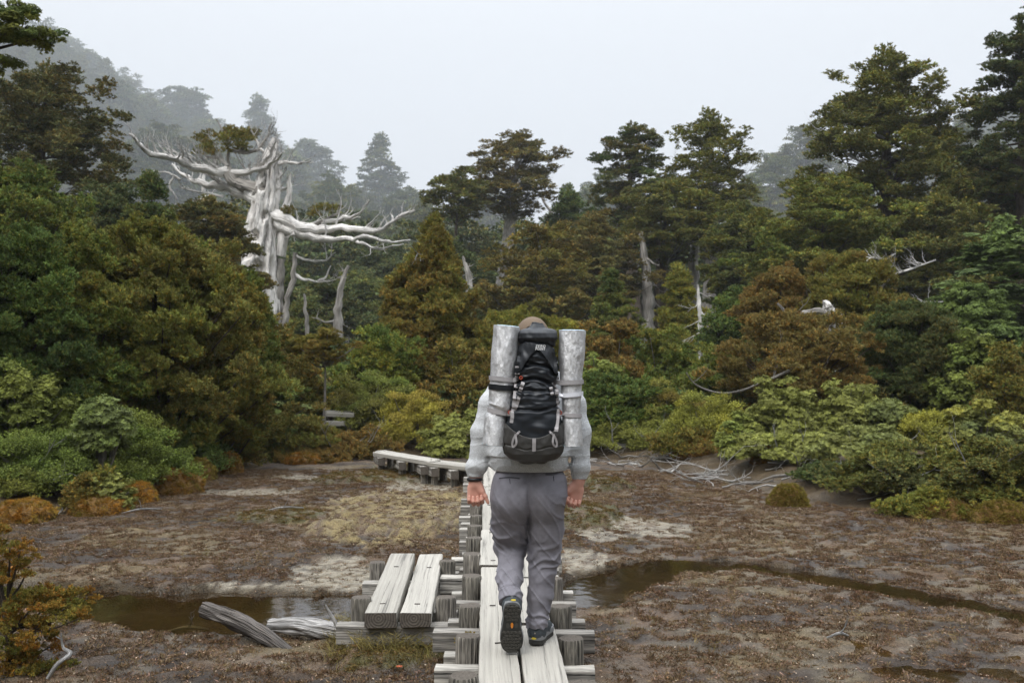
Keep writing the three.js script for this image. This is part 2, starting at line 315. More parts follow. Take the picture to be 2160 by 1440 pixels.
function tree({ name = 'cedar_tree', label, cat = 'tree', group, px, top, bot, w, d, shape = 'dome', a = P.olive, b = P.brown, mix = .3, kind = 'mid', clump = .5, gap = .1, rise = .15, lumps = .42, tr, tm = 'brown', lean = 0, layers = 0, flat = layers ? .58 : .85, bare = 0, sats = 3 }) {
  const base = at(px, HORIZON, d); base.y = 0; const topP = at(px, top, d), botY = at(px, bot, d).y; base.x -= lean; base.y = land(base.x, base.z) - .05;
  const o = thing(name, label, cat, base, group), H = topP.y - base.y, b0 = Math.max(.25, botY - base.y), R = w / 2 / FOCAL * d, list = [], tg = new Geo(), r0 = tr ?? (.02 + H * .022), sd = rr(0, 100);
  const axis = (y) => V(lean * y / H + .12 * H * .1 * Math.sin(y / H * 4 + sd), y, .1 * H * .08 * Math.cos(y / H * 3 + sd));
  const N = 14; tg.tube(Array.from({ length: N }, (_, i) => axis(H * .95 * i / (N - 1))), Array.from({ length: N }, (_, i) => { const t = i / (N - 1); return r0 * (1 - t * .93) * (1 + .7 * Math.exp(-t * 18)); }), 9, (an, t) => 1 + .16 * n3(Math.cos(an) * 1.5, Math.sin(an) * 1.5 + sd, t * 4), true, [2, .5]);
  const step = clump * (layers ? 1.3 : .9), prof = profiles[shape];
  for (let y = b0, lv = 0; y < H - clump * .2; y += step, lv++) {
    const t = clamp((y - b0) / (H - b0)), Rl = R * prof(t) * (layers ? lerp(1, lv % 2 ? 1.05 : .72, layers) : 1);
    const rings = [[1, 1], [.62, .75], [.28, .5]];
    for (const [f, dens] of rings) {
      const rad = Rl * f; if (f < 1 && rad < clump * .6) continue;
      const n = Math.max(1, Math.round(6.283 * rad / (clump * 1.5) * dens)), ph = rr(0, 6.28);
      for (let k = 0; k < n; k++) {
        if (rnd() < gap + (f < 1 ? .1 : 0)) continue;
        const an = ph + (k + rr(-.3, .3)) / n * 6.283, bump = 1 + lumps * n3(Math.cos(an) * 1.3 + sd, Math.sin(an) * 1.3, y / Math.max(R, 1) * 1.6), q = rad * bump * rr(.85, 1.1), ax = axis(y);
        const tip = V(ax.x + Math.cos(an) * q, y + rr(-.6, .6) * clump + rise * q, ax.z + Math.sin(an) * q);
        const m = clamp(mix + .45 * n3(tip.x * .6 + sd, tip.y * .6, tip.z * .6) + rr(-.15, .15)), s = clump * rr(.8, 1.2) * (t > .9 ? .75 : 1);
        list.push({ p: tip, s, f: flat, c: tone(a, b, m), tx: Math.sin(an) * .25, tz: -Math.cos(an) * .25 });
        for (let j = 0; j < sats; j++) { const off = rdir(-.2).multiplyScalar(s * rr(.6, .95)); list.push({ p: tip.clone().add(off), s: s * rr(.4, .75), f: flat * rr(.8, 1.2), c: tone(a, b, clamp(m + rr(-.2, .2))) }); }
        if (q > clump && k % 2 === 0 && f > .6) {
          const from = axis(Math.max(.1, y - q * (.25 + rise))), mid = from.clone().lerp(tip, .55); mid.y -= q * .06 + rr(0, .1);
          tg.tube(curve([from, mid, tip], 6), radii([Math.max(.025, r0 * (1 - y / H) * .45 + .012), .02, .008], 6), 5, null, false, [1, .5]);
        }
      }
    }
  }
  for (const [k, q] of [[.3, .8], [.95, 1], [1.6, 1.15]]) list.push({ p: axis(H - clump * k), s: clump * q, f: 1, c: tone(a, b, mix) });
  part('trunk', tg.build(), bark[tm], o);
  if (bare) { const bg = new Geo(); for (let k = 0; k < bare; k++) twigs(bg, axis(lerp(b0 * .6, H * .8, rnd())), rdir(-.1).setY(rr(-.1, .4)).normalize(), R * rr(.5, .95), R * .018 + .01, 2); part('dead_branches', bg.build(), bark.bleached, o).userData.kind = 'stuff'; }
  foliage('crown', kind, list, o, plants.length); plants.push(o); return o;
}
// a bare forked twig
function twigs(g, p, d, len, r, depth, bend = .35, up = .12) {
  const pts = [p.clone()], n = 5, q = p.clone(), dir = d.clone();
  for (let i = 1; i <= n; i++) { dir.add(rdir().multiplyScalar(bend)).add(V(0, up, 0)).normalize(); q.addScaledVector(dir, len / n); pts.push(q.clone()); if (depth > 0 && i > 1 && rnd() < .75) twigs(g, q.clone(), dir.clone().add(rdir().multiplyScalar(.8)).normalize(), len * rr(.3, .55), r * (1 - i / n * .7) * .7, depth - 1, bend, up); }
  g.tube(pts, pts.map((_, i) => r * (1 - i / n * .8)), r > .02 ? 6 : 4, null, true, [1, .6]);
}
function shrub({ name = 'shrub', label, cat = 'shrub', group, px, top, w, d, kind = 'box', a = P.green, b = P.lime, mix = .35, clump = .2, depth = .8, lumps = .35, dens = 1, fill = 1, flat = .8, lift = 0, stem = 'grey', bare = 0 }) {
  const base = at(px, HORIZON, d); base.y = land(base.x, base.z) - .03;
  const o = thing(name, label, cat, base, group), H = Math.max(.25, at(px, top, d).y - base.y), R = w / 2 / FOCAL * d, Rz = Math.min(R * depth, 1.6), list = [], g = new Geo(), sd = rr(0, 100);
  const n = Math.round(dens * 2.9 * (R * Rz + R * H * .9 + Rz * H * .9) / (clump * clump));
  for (let k = 0; k < n; k++) {
    const v = rdir(-.12), sh = k < n * .72 ? rr(.86, 1.02) : rr(.35, .85), bump = 1 + lumps * n3(v.x * 1.9 + sd, v.y * 1.9, v.z * 1.9);
    const p = V(v.x * R * sh * bump, lift * H + Math.max(clump * .35, (H * (1 - lift) - clump * .6) * Math.max(0, v.y + .12) / 1.12 * sh * bump * lerp(1, 1.15, 1 - v.y)), v.z * Rz * sh * bump);
    if (p.y > H) p.y = H - rr(0, .3) * clump;
    const m = clamp(mix + .5 * n3(p.x * 1.1 + sd, p.y * 1.1, p.z * 1.1) + rr(-.12, .12));
    list.push({ p, s: clump * rr(.75, 1.25), f: flat, c: tone(a, b, m), tx: v.z * .4, tz: -v.x * .4 });
    if (k % 6 === 0) { const f = V(rr(-.15, .15) * R, 0, rr(-.15, .15) * Rz), mid = f.clone().lerp(p, .5); mid.y += H * .08; mid.x += rr(-.1, .1) * R; g.tube(curve([f, mid, p], 6), radii([.022, .014, .006], 6), 5, null, false, [1, .5]); }
  }
  part('stems', g.build(), bark[stem], o).userData.kind = 'stuff';
  if (bare) { const bg = new Geo(); for (let k = 0; k < bare; k++) twigs(bg, V(rr(-.6, .6) * R, H * rr(.1, .5), Rz * rr(.3, .7)), V(rr(-1, 1), rr(.1, .8), rr(.2, .8)).normalize(), R * rr(.4, .8), .014, 2); part('dead_twigs', bg.build(), bark.bleached, o).userData.kind = 'stuff'; }
  foliage('foliage', kind, list, o, plants.length); plants.push(o); return o;
}

// ---------- trees, from the near left round to the far right ----------
const T = (o) => tree(o), S = (o) => shrub(o);
// left
T({ px: 95, top: 145, bot: 470, w: 350, d: 40, shape: 'wide', a: P.dusk, b: P.brown, mix: .15, clump: .62, layers: .85, gap: .18, bare: 7, label: 'dark layered old cedar at the left edge with bare grey branches' });
T({ px: 40, top: 365, bot: 640, w: 230, d: 25, shape: 'dome', a: P.green, b: P.olive, mix: .3, clump: .42, kind: 'fine', label: 'bright green cedar at the left edge below the dark layered one' });
T({ px: 335, top: 484, bot: 940, w: 400, d: 16.5, shape: 'dome', a: P.olive, b: P.brown, mix: .25, clump: .25, flat: 1, kind: 'fine', lumps: .5, tr: .13, bare: 3, label: 'big bushy olive cedar with brown tips on the left bank' });
T({ px: 175, top: 500, bot: 930, w: 260, d: 15.4, shape: 'dome', a: P.olive, b: P.green, mix: .4, clump: .24, flat: 1, kind: 'fine', lumps: .5, tr: .12, bare: 3, label: 'bushy dark olive cedar left of the biggest bank cedar' });
T({ px: 40, top: 500, bot: 900, w: 260, d: 14.6, shape: 'dome', a: P.deep, b: P.green, mix: .45, clump: .23, flat: 1, kind: 'fine', lumps: .5, tr: .12, label: 'deep green bushy cedar cut by the left edge of the picture' });
T({ px: 455, top: 560, bot: 940, w: 190, d: 17.2, shape: 'dome', a: P.olive, b: P.rust, mix: .4, clump: .22, flat: 1, kind: 'fine', lumps: .5, tr: .09, label: 'smaller cedar with rusty patches just left of the dead tree' });
T({ px: 318, top: 368, bot: 640, w: 130, d: 33, shape: 'cone', a: P.deep, b: P.olive, mix: .3, clump: .42, label: 'narrow dark green cedar standing behind the left bank trees' });
T({ px: 440, top: 420, bot: 660, w: 190, d: 36, shape: 'dome', a: P.dusk, b: P.brown, mix: .4, clump: .5, layers: .5, label: 'brownish cedar under the left limb of the dead tree' });
T({ px: 225, top: 410, bot: 640, w: 200, d: 34, shape: 'dome', a: P.forest, b: P.dusk, mix: .4, clump: .5, bare: 8, label: 'dull grey-green tree with many bare twigs at the left' });
T({ px: 425, top: 515, bot: 800, w: 110, d: 23, shape: 'cone', a: P.green, b: P.yellow, mix: .25, clump: .3, kind: 'fine', label: 'young light green cedar poking up behind the left bank cedars' });
T({ px: 505, top: 570, bot: 900, w: 120, d: 20, shape: 'dome', a: P.green, b: P.olive, mix: .4, clump: .22, flat: 1, kind: 'fine', label: 'narrow green cedar touching the foot of the dead tree' });
// centre
T({ px: 915, top: 464, bot: 900, w: 280, d: 25, shape: 'cone', a: P.olive, b: P.rust, mix: .32, clump: .28, flat: 1, kind: 'fine', lumps: .45, tr: .12, tm: 'grey', bare: 3, label: 'cone-shaped young cedar, olive with rusty tips, left of the hiker' });
T({ px: 1092, top: 286, bot: 450, w: 215, d: 78, shape: 'umbrella', a: P.brown, b: P.dusk, mix: .35, clump: .85, flat: .5, layers: .8, gap: .16, tr: 1.0, tm: 'grey', lean: 1.2, bare: 8, label: 'umbrella-topped brown cedar with a thick bare grey trunk' });
T({ px: 962, top: 366, bot: 455, w: 120, d: 74, shape: 'dome', a: P.olive, b: P.dusk, mix: .5, clump: .8, layers: .3, label: 'small round-topped cedar beside the brown umbrella cedar' });
T({ px: 1140, top: 484, bot: 690, w: 230, d: 46, shape: 'wide', a: P.brown, b: P.olive, mix: .3, clump: .6, layers: .9, gap: .16, tm: 'grey', flat: .55, label: 'rust-brown layered cedar rising behind the hiker' });
T({ px: 1335, top: 264, bot: 470, w: 170, d: 66, shape: 'dome', a: P.deep, b: P.brown, mix: .4, clump: .62, gap: .34, layers: .8, tr: .6, bare: 9, label: 'gaunt dark cedar with bare pale limbs right of centre' });
T({ px: 1495, top: 236, bot: 520, w: 220, d: 60, shape: 'broad', a: P.olive, b: P.dusk, mix: .4, clump: .7, gap: .28, layers: .75, tr: .55, tm: 'grey', bare: 4, label: 'tall two-lobed cedar with a straight tan trunk' });
T({ px: 1400, top: 388, bot: 550, w: 210, d: 54, shape: 'umbrella', a: P.olive, b: P.dusk, mix: .35, clump: .65, layers: .7, bare: 4, tr: .5, label: 'dense round olive crown under the tall two-lobed cedar' });
T({ px: 1250, top: 455, bot: 640, w: 230, d: 52, shape: 'wide', a: P.brown, b: P.dusk, mix: .45, clump: .65, layers: .85, bare: 3, flat: .55, label: 'low dark brown cedar between the rust cedar and the round crown' });
T({ px: 1290, top: 572, bot: 760, w: 110, d: 38, shape: 'cone', a: P.deep, b: P.olive, mix: .45, clump: .36, label: 'small dark conical cedar right of the hiker' });
T({ px: 1430, top: 560, bot: 760, w: 120, d: 36, shape: 'cone', a: P.olive, b: P.yellow, mix: .3, clump: .34, label: 'small olive conical cedar beside the slim white snag' });
T({ px: 1195, top: 394, bot: 520, w: 90, d: 82, shape: 'cone', a: P.green, b: P.forest, mix: .4, clump: .8, label: 'fresh green conical tree behind the umbrella cedar' });
// right
T({ px: 1862, top: 106, bot: 560, w: 440, d: 48, shape: 'broad', a: P.olive, b: P.dusk, mix: .35, clump: .72, lumps: .4, layers: .75, gap: .22, bare: 6, tr: .6, rise: .05, label: 'tallest broad olive cedar on the right against the sky' });
T({ px: 1740, top: 400, bot: 620, w: 340, d: 43, shape: 'wide', a: P.olive, b: P.green, mix: .3, clump: .62, layers: .8, label: 'spreading olive cedar below and left of the tallest cedar' });
T({ px: 1980, top: 420, bot: 660, w: 300, d: 42, shape: 'wide', a: P.dusk, b: P.olive, mix: .4, clump: .62, layers: .8, label: 'dark olive cedar below and right of the tallest cedar' });
T({ px: 2165, top: 38, bot: 420, w: 250, d: 44, shape: 'broad', a: P.dusk, b: P.deep, mix: .4, clump: .6, gap: .28, layers: .8, rise: .05, label: 'dark cedar cut by the top right edge of the picture' });
T({ px: 2110, top: 330, bot: 600, w: 300, d: 50, shape: 'wide', a: P.dusk, b: P.brown, mix: .4, clump: .7, layers: .4, bare: 5, label: 'brownish dark tree under the cedar at the right edge' });
T({ px: 2120, top: 462, bot: 800, w: 240, d: 29, shape: 'dome', name: 'broadleaf_tree', a: P.deep, b: P.green, mix: .35, clump: .6, kind: 'broad', flat: .35, layers: .8, rise: .02, label: 'dark broadleaf tree with flat bright green tiers at the right edge' });
T({ px: 1790, top: 538, bot: 800, w: 230, d: 26, shape: 'dome', a: P.olive, b: P.rust, mix: .35, clump: .28, flat: .9, kind: 'fine', layers: .4, bare: 6, label: 'rusty cedar with white dead wood right of centre' });
T({ px: 1655, top: 575, bot: 700, w: 180, d: 27, shape: 'umbrella', a: P.brown, b: P.rust, mix: .55, clump: .27, flat: .9, kind: 'fine', layers: .5, label: 'upper rust-coloured pad of cedar left of the white dead wood' });
T({ px: 1665, top: 662, bot: 860, w: 320, d: 21.5, shape: 'umbrella', a: P.brown, b: P.rust, mix: .4, clump: .25, flat: .9, kind: 'fine', lumps: .45, layers: .4, bare: 2, label: 'low spreading rust-orange cedar above the pale rhododendrons' });
T({ px: 1925, top: 640, bot: 880, w: 210, d: 22, shape: 'dome', a: P.deep, b: P.dusk, mix: .5, clump: .24, flat: 1, kind: 'fine', label: 'dark rounded cedar right of the rust-orange one' });
T({ px: 2050, top: 620, bot: 860, w: 170, d: 26, shape: 'dome', a: P.deep, b: P.green, mix: .4, clump: .36, kind: 'broad', name: 'broadleaf_tree', label: 'dim green leafy tree behind the right bank shrubs' });
T({ px: 1560, top: 430, bot: 640, w: 150, d: 50, shape: 'dome', a: P.olive, b: P.forest, mix: .4, clump: .6, layers: .4, label: 'olive cedar between the tan trunk and the spreading cedar' });
T({ px: 1580, top: 620, bot: 780, w: 150, d: 33, shape: 'dome', a: P.deep, b: P.green, mix: .5, clump: .42, label: 'dark green bushy tree right of the slim white snag' });
T({ px: 1105, top: 668, bot: 800, w: 220, d: 30, shape: 'dome', a: P.olive, b: P.yellow, mix: .25, clump: .27, flat: 1, kind: 'fine', label: 'low olive cedar thicket directly behind the hiker' });
// mid-depth trees left of centre, in light mist
const haze = 'misty trees on the slope left of centre';
for (const [px, top, w, d, shape, lb] of [[800, 288, 170, 726, 'cone', 'misty pointed tree on the skyline above the dead tree\'s right limb'], [735, 400, 190, 572, 'wide', 'misty broad tree just above the right limb of the dead tree'], [860, 400, 150, 528, 'dome', 'misty rounded tree left of the small round-topped cedar'],
  [700, 470, 180, 220, 'wide', 'dark tree behind the right limb of the dead tree'], [810, 520, 190, 85, 'wide', 'dark green tree left of the cone-shaped cedar'], [690, 590, 140, 56, 'dome', 'dark small tree beside the twin grey trunk'], [960, 520, 170, 62, 'wide', 'shadowy cedar behind the tip of the cone-shaped cedar'], [1040, 620, 150, 52, 'dome', 'dark thicket tree behind the hiker\'s left roll'],
  [600, 430, 150, 330, 'wide', 'dusky tree behind the dead tree\'s trunk'], [470, 330, 190, 506, 'wide', 'hazy tree behind the crown of the dead tree'], [340, 270, 220, 528, 'dome', 'hazy green tree left above the dead tree'], [650, 300, 130, 924, 'dome', 'faint flat-topped tree right above the dead tree'], [545, 205, 120, 1056, 'cone', 'faint pointed tree on the skyline above the dead tree'], [385, 190, 130, 1056, 'dome', 'faint round tree on the skyline left of the pointed one'],
  [230, 180, 150, 836, 'wide', 'hazy tree right of the dark layered cedar\'s top'], [1700, 268, 190, 528, 'wide', 'pale hazy pine left of the tallest cedar'], [1275, 372, 150, 572, 'dome', 'hazy tree behind the gaunt dark cedar'], [1010, 380, 130, 572, 'dome', 'hazy tree behind the umbrella cedar\'s left side']])
  T({ px, top, bot: Math.max(top + 130, lerp(top, 775, .55)), w, d, shape, a: P.forest, b: P.dusk, mix: .4, clump: Math.max(.6, d * .0085), kind: 'far', layers: .4, gap: .12, label: lb, group: haze });

for (const [px, top, w, d] of [[600, 560, 120, 62], [660, 500, 150, 242], [770, 450, 160, 286], [850, 470, 150, 231], [760, 580, 150, 70], [640, 640, 110, 52], [830, 610, 140, 58], [900, 430, 140, 308], [930, 600, 120, 56], [560, 350, 150, 660], [700, 380, 150, 462], [610, 320, 130, 748], [450, 260, 150, 924], [290, 220, 160, 924], [180, 120, 170, 1144], [100, 70, 170, 1232], [1180, 560, 130, 60], [1310, 450, 140, 90], [1240, 400, 130, 330], [1620, 330, 140, 462], [1580, 380, 130, 330], [2030, 260, 150, 352]])
  T({ name: 'forest_tree', px, top, bot: Math.max(top + 130, lerp(top, 775, .55)), w, d, shape: ['wide', 'dome', 'broad'][plants.length % 3], a: P.forest, b: P.olive, mix: .35, clump: Math.max(.6, d * .0085), kind: 'far', layers: .4, gap: .12, label: px < 1000 ? (top < 300 ? 'faint misty tree on the far left slope' : 'one of the dim trees filling the wood between dead tree and cone-shaped cedar') : 'one of the dim trees filling the wood right of the umbrella cedar', group: 'dim trees filling the wood' });

// the far slopes: a wood that reads as one mass
{
  const parts = [[], []];
  const farTree = (shape) => { const gs = [], src = C.far[0], prof = profiles[shape]; for (let y = .18; y < 1; y += .085) { const R = .36 * prof(y), n = Math.max(1, Math.round(R * 18)); for (let k = 0; k < n; k++) { const a = rr(0, 6.28), q = R * rr(.5, 1.05); gs.push(src.clone().applyMatrix4(m4.compose(V(Math.cos(a) * q, y, Math.sin(a) * q), qt.setFromEuler(eu.set(0, rr(0, 6), 0)), V(.1, .065, .1).multiplyScalar(rr(.8, 1.25))))); } } return mergeGeometries(gs); };
  const shapes = ['wide', 'cone', 'dome'].map(farTree);
  shapes.forEach((geo, k) => {
    const spots = []; for (let i = 0; i < 3600 && spots.length < 1150; i++) {
      const d = 95 + 1320 * Math.pow(rnd(), 1.7), u = rr(-1350, 1350), x = u / FOCAL * d;  spots.push([x, -d]);
    }
    const o = new THREE.InstancedMesh(geo, M.needle, spots.length);
    spots.forEach(([x, z], i) => { const h = rr(9, 15) * (1 + Math.max(0, -z - 150) * .0026) * (k === 1 ? 1.1 : .95); o.setMatrixAt(i, m4.compose(V(x, land(x, z) - .6, z), qt.setFromEuler(eu.set(0, rr(0, 6.3), 0)), V(h * rr(.85, 1.2), h, h * rr(.85, 1.2)))); o.setColorAt(i, col.setRGB(...tone(P.forest, P.dusk, rnd(), .3))); });
    o.name = numbered('hillside_forest'); o.castShadow = o.receiveShadow = true; scene.add(o);
    tag(o, ['broad-crowned', 'pointed', 'round-topped'][k] + ' trees of the misty forest on the far slopes', 'forest', 'forest on the far slopes', 'stuff');
  });
  // the same wood closes round the clearing behind and beside the viewer, and keeps the low sky from what faces that way
  {
    const o = new THREE.InstancedMesh(shapes[0], M.needle, 130);
    for (let i = 0; i < 130; i++) { const a = lerp(.86, 2 * Math.PI - .86, (i + rr(.1, .9)) / 130), r = rr(15, 34), x = Math.sin(a) * r, z = -Math.cos(a) * r + 1, h = rr(9, 15); o.setMatrixAt(i, m4.compose(V(x, land(x, z) - .8, z), qt.setFromEuler(eu.set(0, rr(0, 6.3), 0)), V(h * .95, h, h * .95))); o.setColorAt(i, col.setRGB(...tone(P.forest, P.dusk, rnd(), .3))); }
    o.name = 'clearing_edge_forest'; o.castShadow = o.receiveShadow = true; scene.add(o); tag(o, 'wood closing round the clearing beside and behind the viewer', 'forest', null, 'stuff');
  }
  // undergrowth below the trees beyond the clearing
  const list = []; for (let i = 0; i < 16000 && list.length < 9500; i++) { const d = rr(21, 95), x = rr(-1250, 1250) / FOCAL * d, bd = bogDist(x, -d); if (bd < 2.5) continue; const s = rr(.28, .5) * (1 + d * .008); list.push({ p: V(x, land(x, -d) + s * rr(.2, 1.1), -d), s, f: .9, c: tone(rnd() < .3 ? P.brown : P.deep, P.forest, rnd(), .3) }); }
  const g = new THREE.Group(); g.name = 'undergrowth'; scene.add(g); tag(g, 'dark undergrowth filling the forest floor under the trees', 'undergrowth', null, 'stuff');
  foliage('foliage', 'mid', list, g);
}

// ---------- shrubs along the banks ----------
// left bank
S({ px: 40, top: 772, w: 210, d: 13.6, a: P.lime, b: P.green, mix: .45, clump: .2, kind: 'broad', name: 'broadleaf_shrub', label: 'light green round-leaved shrub at the left edge' });
S({ px: 235, top: 872, w: 300, d: 13.9, a: P.green, b: P.lime, mix: .4, clump: .2, label: 'bright small-leaved shrub in front of the big left cedar' });
S({ px: 85, top: 905, w: 260, d: 12.9, a: P.green, b: P.lime, mix: .3, clump: .19, bare: 3, label: 'small-leaved shrub above the orange moss at the left edge' });
S({ px: 360, top: 880, w: 210, d: 15.9, a: P.deep, b: P.green, mix: .4, clump: .22, label: 'dark green small-leaved shrub behind the orange moss mounds' });
S({ px: 25, top: 985, w: 130, d: 12.4, a: P.green, b: P.olive, mix: .4, clump: .15, label: 'low green shrub in the left corner of the bank' });
S({ px: 190, top: 990, w: 90, d: 12.1, a: P.rust, b: P.olive, mix: .4, clump: .12, kind: 'fine', name: 'cedar_seedling', cat: 'seedling', label: 'small rusty cedar seedling between the moss mounds on the left' });
S({ px: 232, top: 1000, w: 90, d: 12.1, a: P.pale, b: P.lime, mix: .3, clump: .11, kind: 'rhodo', name: 'rhododendron', label: 'small pale rhododendron seedling on the left moss mounds' });
S({ px: 215, top: 835, w: 90, d: 12.9, a: P.sage, b: P.green, mix: .3, clump: .16, kind: 'rhodo', name: 'rhododendron', lift: .5, label: 'long-leaved sprays hanging above the left bank shrubs' });
S({ px: 440, top: 800, w: 160, d: 17.4, a: P.olive, b: P.rust, mix: .3, clump: .22, kind: 'fine', label: 'olive cedar bush at the right end of the left bank' });
S({ px: 545, top: 680, w: 150, d: 21.5, a: P.olive, b: P.brown, mix: .5, clump: .26, kind: 'fine', label: 'brown-green cedar bush hiding the foot of the dead tree' });
S({ px: 560, top: 780, w: 170, d: 19.6, a: P.sage, b: P.green, mix: .4, clump: .17, kind: 'rhodo', name: 'rhododendron', label: 'grey-green rhododendron below the dead tree' });
S({ px: 610, top: 720, w: 140, d: 22.5, a: P.olive, b: P.rust, mix: .4, clump: .24, kind: 'fine', label: 'rusty bush behind the slim umbrella sapling' });
S({ px: 600, top: 860, w: 190, d: 19.2, a: P.brown, b: P.olive, mix: .4, clump: .2, kind: 'fine', lumps: .5, label: 'brown bush at the left end of the far bank' });
S({ px: 720, top: 905, w: 190, d: 19.4, a: P.rust, b: P.brown, mix: .5, clump: .17, kind: 'fine', lumps: .5, bare: 3, label: 'low rust-brown bush beside the far boardwalk' });
S({ px: 800, top: 700, w: 190, d: 23, a: P.green, b: P.yellow, mix: .35, clump: .26, kind: 'fine', label: 'yellow-green bush left of the cone-shaped cedar' });
S({ px: 790, top: 790, w: 170, d: 21.5, a: P.green, b: P.brown, mix: .4, clump: .22, kind: 'box', label: 'mid green bush above the far boardwalk' });
S({ px: 870, top: 830, w: 150, d: 20.6, a: P.yellow, b: P.rust, mix: .4, clump: .18, kind: 'box', label: 'yellow and orange bush behind the far boardwalk' });
S({ px: 955, top: 868, w: 130, d: 19.8, a: P.pale, b: P.lime, mix: .5, clump: .17, kind: 'rhodo', name: 'rhododendron', label: 'light green rhododendron left of the hiker\'s arm' });
S({ px: 960, top: 730, w: 160, d: 23, a: P.olive, b: P.rust, mix: .5, clump: .26, kind: 'fine', label: 'rusty olive bush just left of the hiker\'s shoulder' });
S({ px: 1040, top: 690, w: 150, d: 26, a: P.olive, b: P.brown, mix: .4, clump: .28, kind: 'fine', label: 'olive bush behind the left foil roll' });
S({ px: 690, top: 800, w: 110, d: 24, a: P.deep, b: P.olive, mix: .4, clump: .24, label: 'dark bush behind the slim umbrella sapling' });
S({ px: 660, top: 965, w: 150, d: 18.6, a: P.rust, b: P.brown, mix: .4, clump: .1, kind: 'fine', depth: .5, label: 'flat mat of rusty seedlings at the back of the bog' });
// behind and right of the hiker
S({ px: 1130, top: 800, w: 220, d: 21, a: P.green, b: P.lime, mix: .4, clump: .24, label: 'green shrub hidden behind the hiker' });
S({ px: 1290, top: 690, w: 140, d: 24, a: P.brown, b: P.rust, mix: .6, clump: .26, kind: 'fine', label: 'orange-brown bush right of the right foil roll' });
S({ px: 1260, top: 745, w: 130, d: 21.5, a: P.lime, b: P.green, mix: .4, clump: .22, kind: 'broad', name: 'broadleaf_shrub', label: 'light green leafy shrub touching the right foil roll' });
S({ px: 1300, top: 800, w: 200, d: 20.5, a: P.green, b: P.deep, mix: .4, clump: .2, kind: 'fine', label: 'dark green feathery shrub right of the hiker' });
S({ px: 1390, top: 700, w: 160, d: 25, a: P.olive, b: P.green, mix: .4, clump: .3, kind: 'fine', label: 'tall olive bush below the small conical cedar' });
S({ px: 1400, top: 810, w: 160, d: 20.6, a: P.lime, b: P.rust, mix: .3, clump: .2, kind: 'box', label: 'yellow-green shrub with orange patches right of the hiker' });
S({ px: 1330, top: 890, w: 190, d: 19.8, a: P.olive, b: P.lime, mix: .4, clump: .18, kind: 'box', bare: 3, label: 'low olive shrub above the bleached branches' });
S({ px: 1490, top: 840, w: 170, d: 18.6, a: P.lime, b: P.yellow, mix: .4, clump: .19, kind: 'box', label: 'bright yellow-green shrub left of the pale rhododendrons' });
S({ px: 1520, top: 740, w: 180, d: 23, a: P.green, b: P.olive, mix: .5, clump: .26, kind: 'fine', label: 'green bush at the left side of the rust-orange cedar' });
S({ px: 1450, top: 905, w: 150, d: 18.2, a: P.olive, b: P.rust, mix: .4, clump: .16, kind: 'fine', label: 'brownish low bush in front of the yellow-green shrub' });
S({ px: 1660, top: 800, w: 170, d: 17.2, a: P.pale, b: P.lime, mix: .4, clump: .18, kind: 'rhodo', name: 'rhododendron', label: 'tallest pale green rhododendron below the rust-orange cedar' });
S({ px: 1790, top: 812, w: 150, d: 17.6, a: P.lime, b: P.pale, mix: .5, clump: .17, kind: 'rhodo', name: 'rhododendron', label: 'round light green rhododendron right of the tallest one' });
S({ px: 1875, top: 845, w: 140, d: 17.2, a: P.sage, b: P.lime, mix: .4, clump: .165, kind: 'rhodo', name: 'rhododendron', label: 'grey-green rhododendron below the dark rounded cedar' });
S({ px: 1655, top: 905, w: 190, d: 15.8, a: P.pale, b: P.lime, mix: .5, clump: .15, kind: 'rhodo', name: 'rhododendron', lift: .15, bare: 3, label: 'low pale rhododendron nearest the bleached branches' });
S({ px: 1820, top: 895, w: 170, d: 15.0, a: P.pale, b: P.sage, mix: .4, clump: .14, kind: 'rhodo', name: 'rhododendron', lift: .3, bare: 5, label: 'pale rhododendron with bare grey stems on the right bank' });
S({ px: 1570, top: 880, w: 120, d: 17, a: P.lime, b: P.green, mix: .4, clump: .18, kind: 'broad', name: 'broadleaf_shrub', label: 'leafy green shrub left of the low pale rhododendron' });
S({ px: 2065, top: 850, w: 180, d: 16.2, a: P.sage, b: P.yellow, mix: .4, clump: .155, kind: 'rhodo', name: 'rhododendron', label: 'wide rhododendron with yellow lower leaves at the right' });
S({ px: 1960, top: 870, w: 120, d: 16.6, a: P.yellow, b: P.lime, mix: .5, clump: .17, kind: 'box', label: 'yellowish shrub between the right-hand rhododendrons' });
S({ px: 2040, top: 705, w: 150, d: 21, a: P.green, b: P.lime, mix: .4, clump: .26, kind: 'broad', name: 'broadleaf_shrub', label: 'upright green leafy shrub behind the right-hand rhododendrons' });
S({ px: 2140, top: 735, w: 150, d: 19, a: P.brown, b: P.olive, mix: .5, clump: .2, kind: 'fine', label: 'dim rusty bush at the right edge of the picture' });
S({ px: 1900, top: 935, w: 260, d: 12.9, a: P.dusk, b: P.olive, mix: .4, clump: .16, kind: 'fine', flat: .6, bare: 5, label: 'low dark olive juniper thicket on the right bank' });
S({ px: 2085, top: 925, w: 260, d: 12.2, a: P.olive, b: P.dusk, mix: .4, clump: .16, kind: 'fine', flat: .6, bare: 2, label: 'low olive juniper thicket at the right edge' });
S({ px: 1770, top: 965, w: 150, d: 13.9, a: P.dusk, b: P.deep, mix: .4, clump: .14, kind: 'fine', flat: .6, bare: 4, label: 'small dark juniper under the pale rhododendrons' });
S({ px: 2150, top: 1000, w: 110, d: 12.3, a: P.olive, b: P.rust, mix: .5, clump: .13, kind: 'fine', label: 'orange-tipped low bush in the right corner of the bank' });
S({ px: 1960, top: 1035, w: 190, d: 11.9, a: P.olive, b: P.yellow, mix: .25, clump: .11, kind: 'fine', depth: .4, label: 'ragged grassy fringe below the right juniper thicket' });
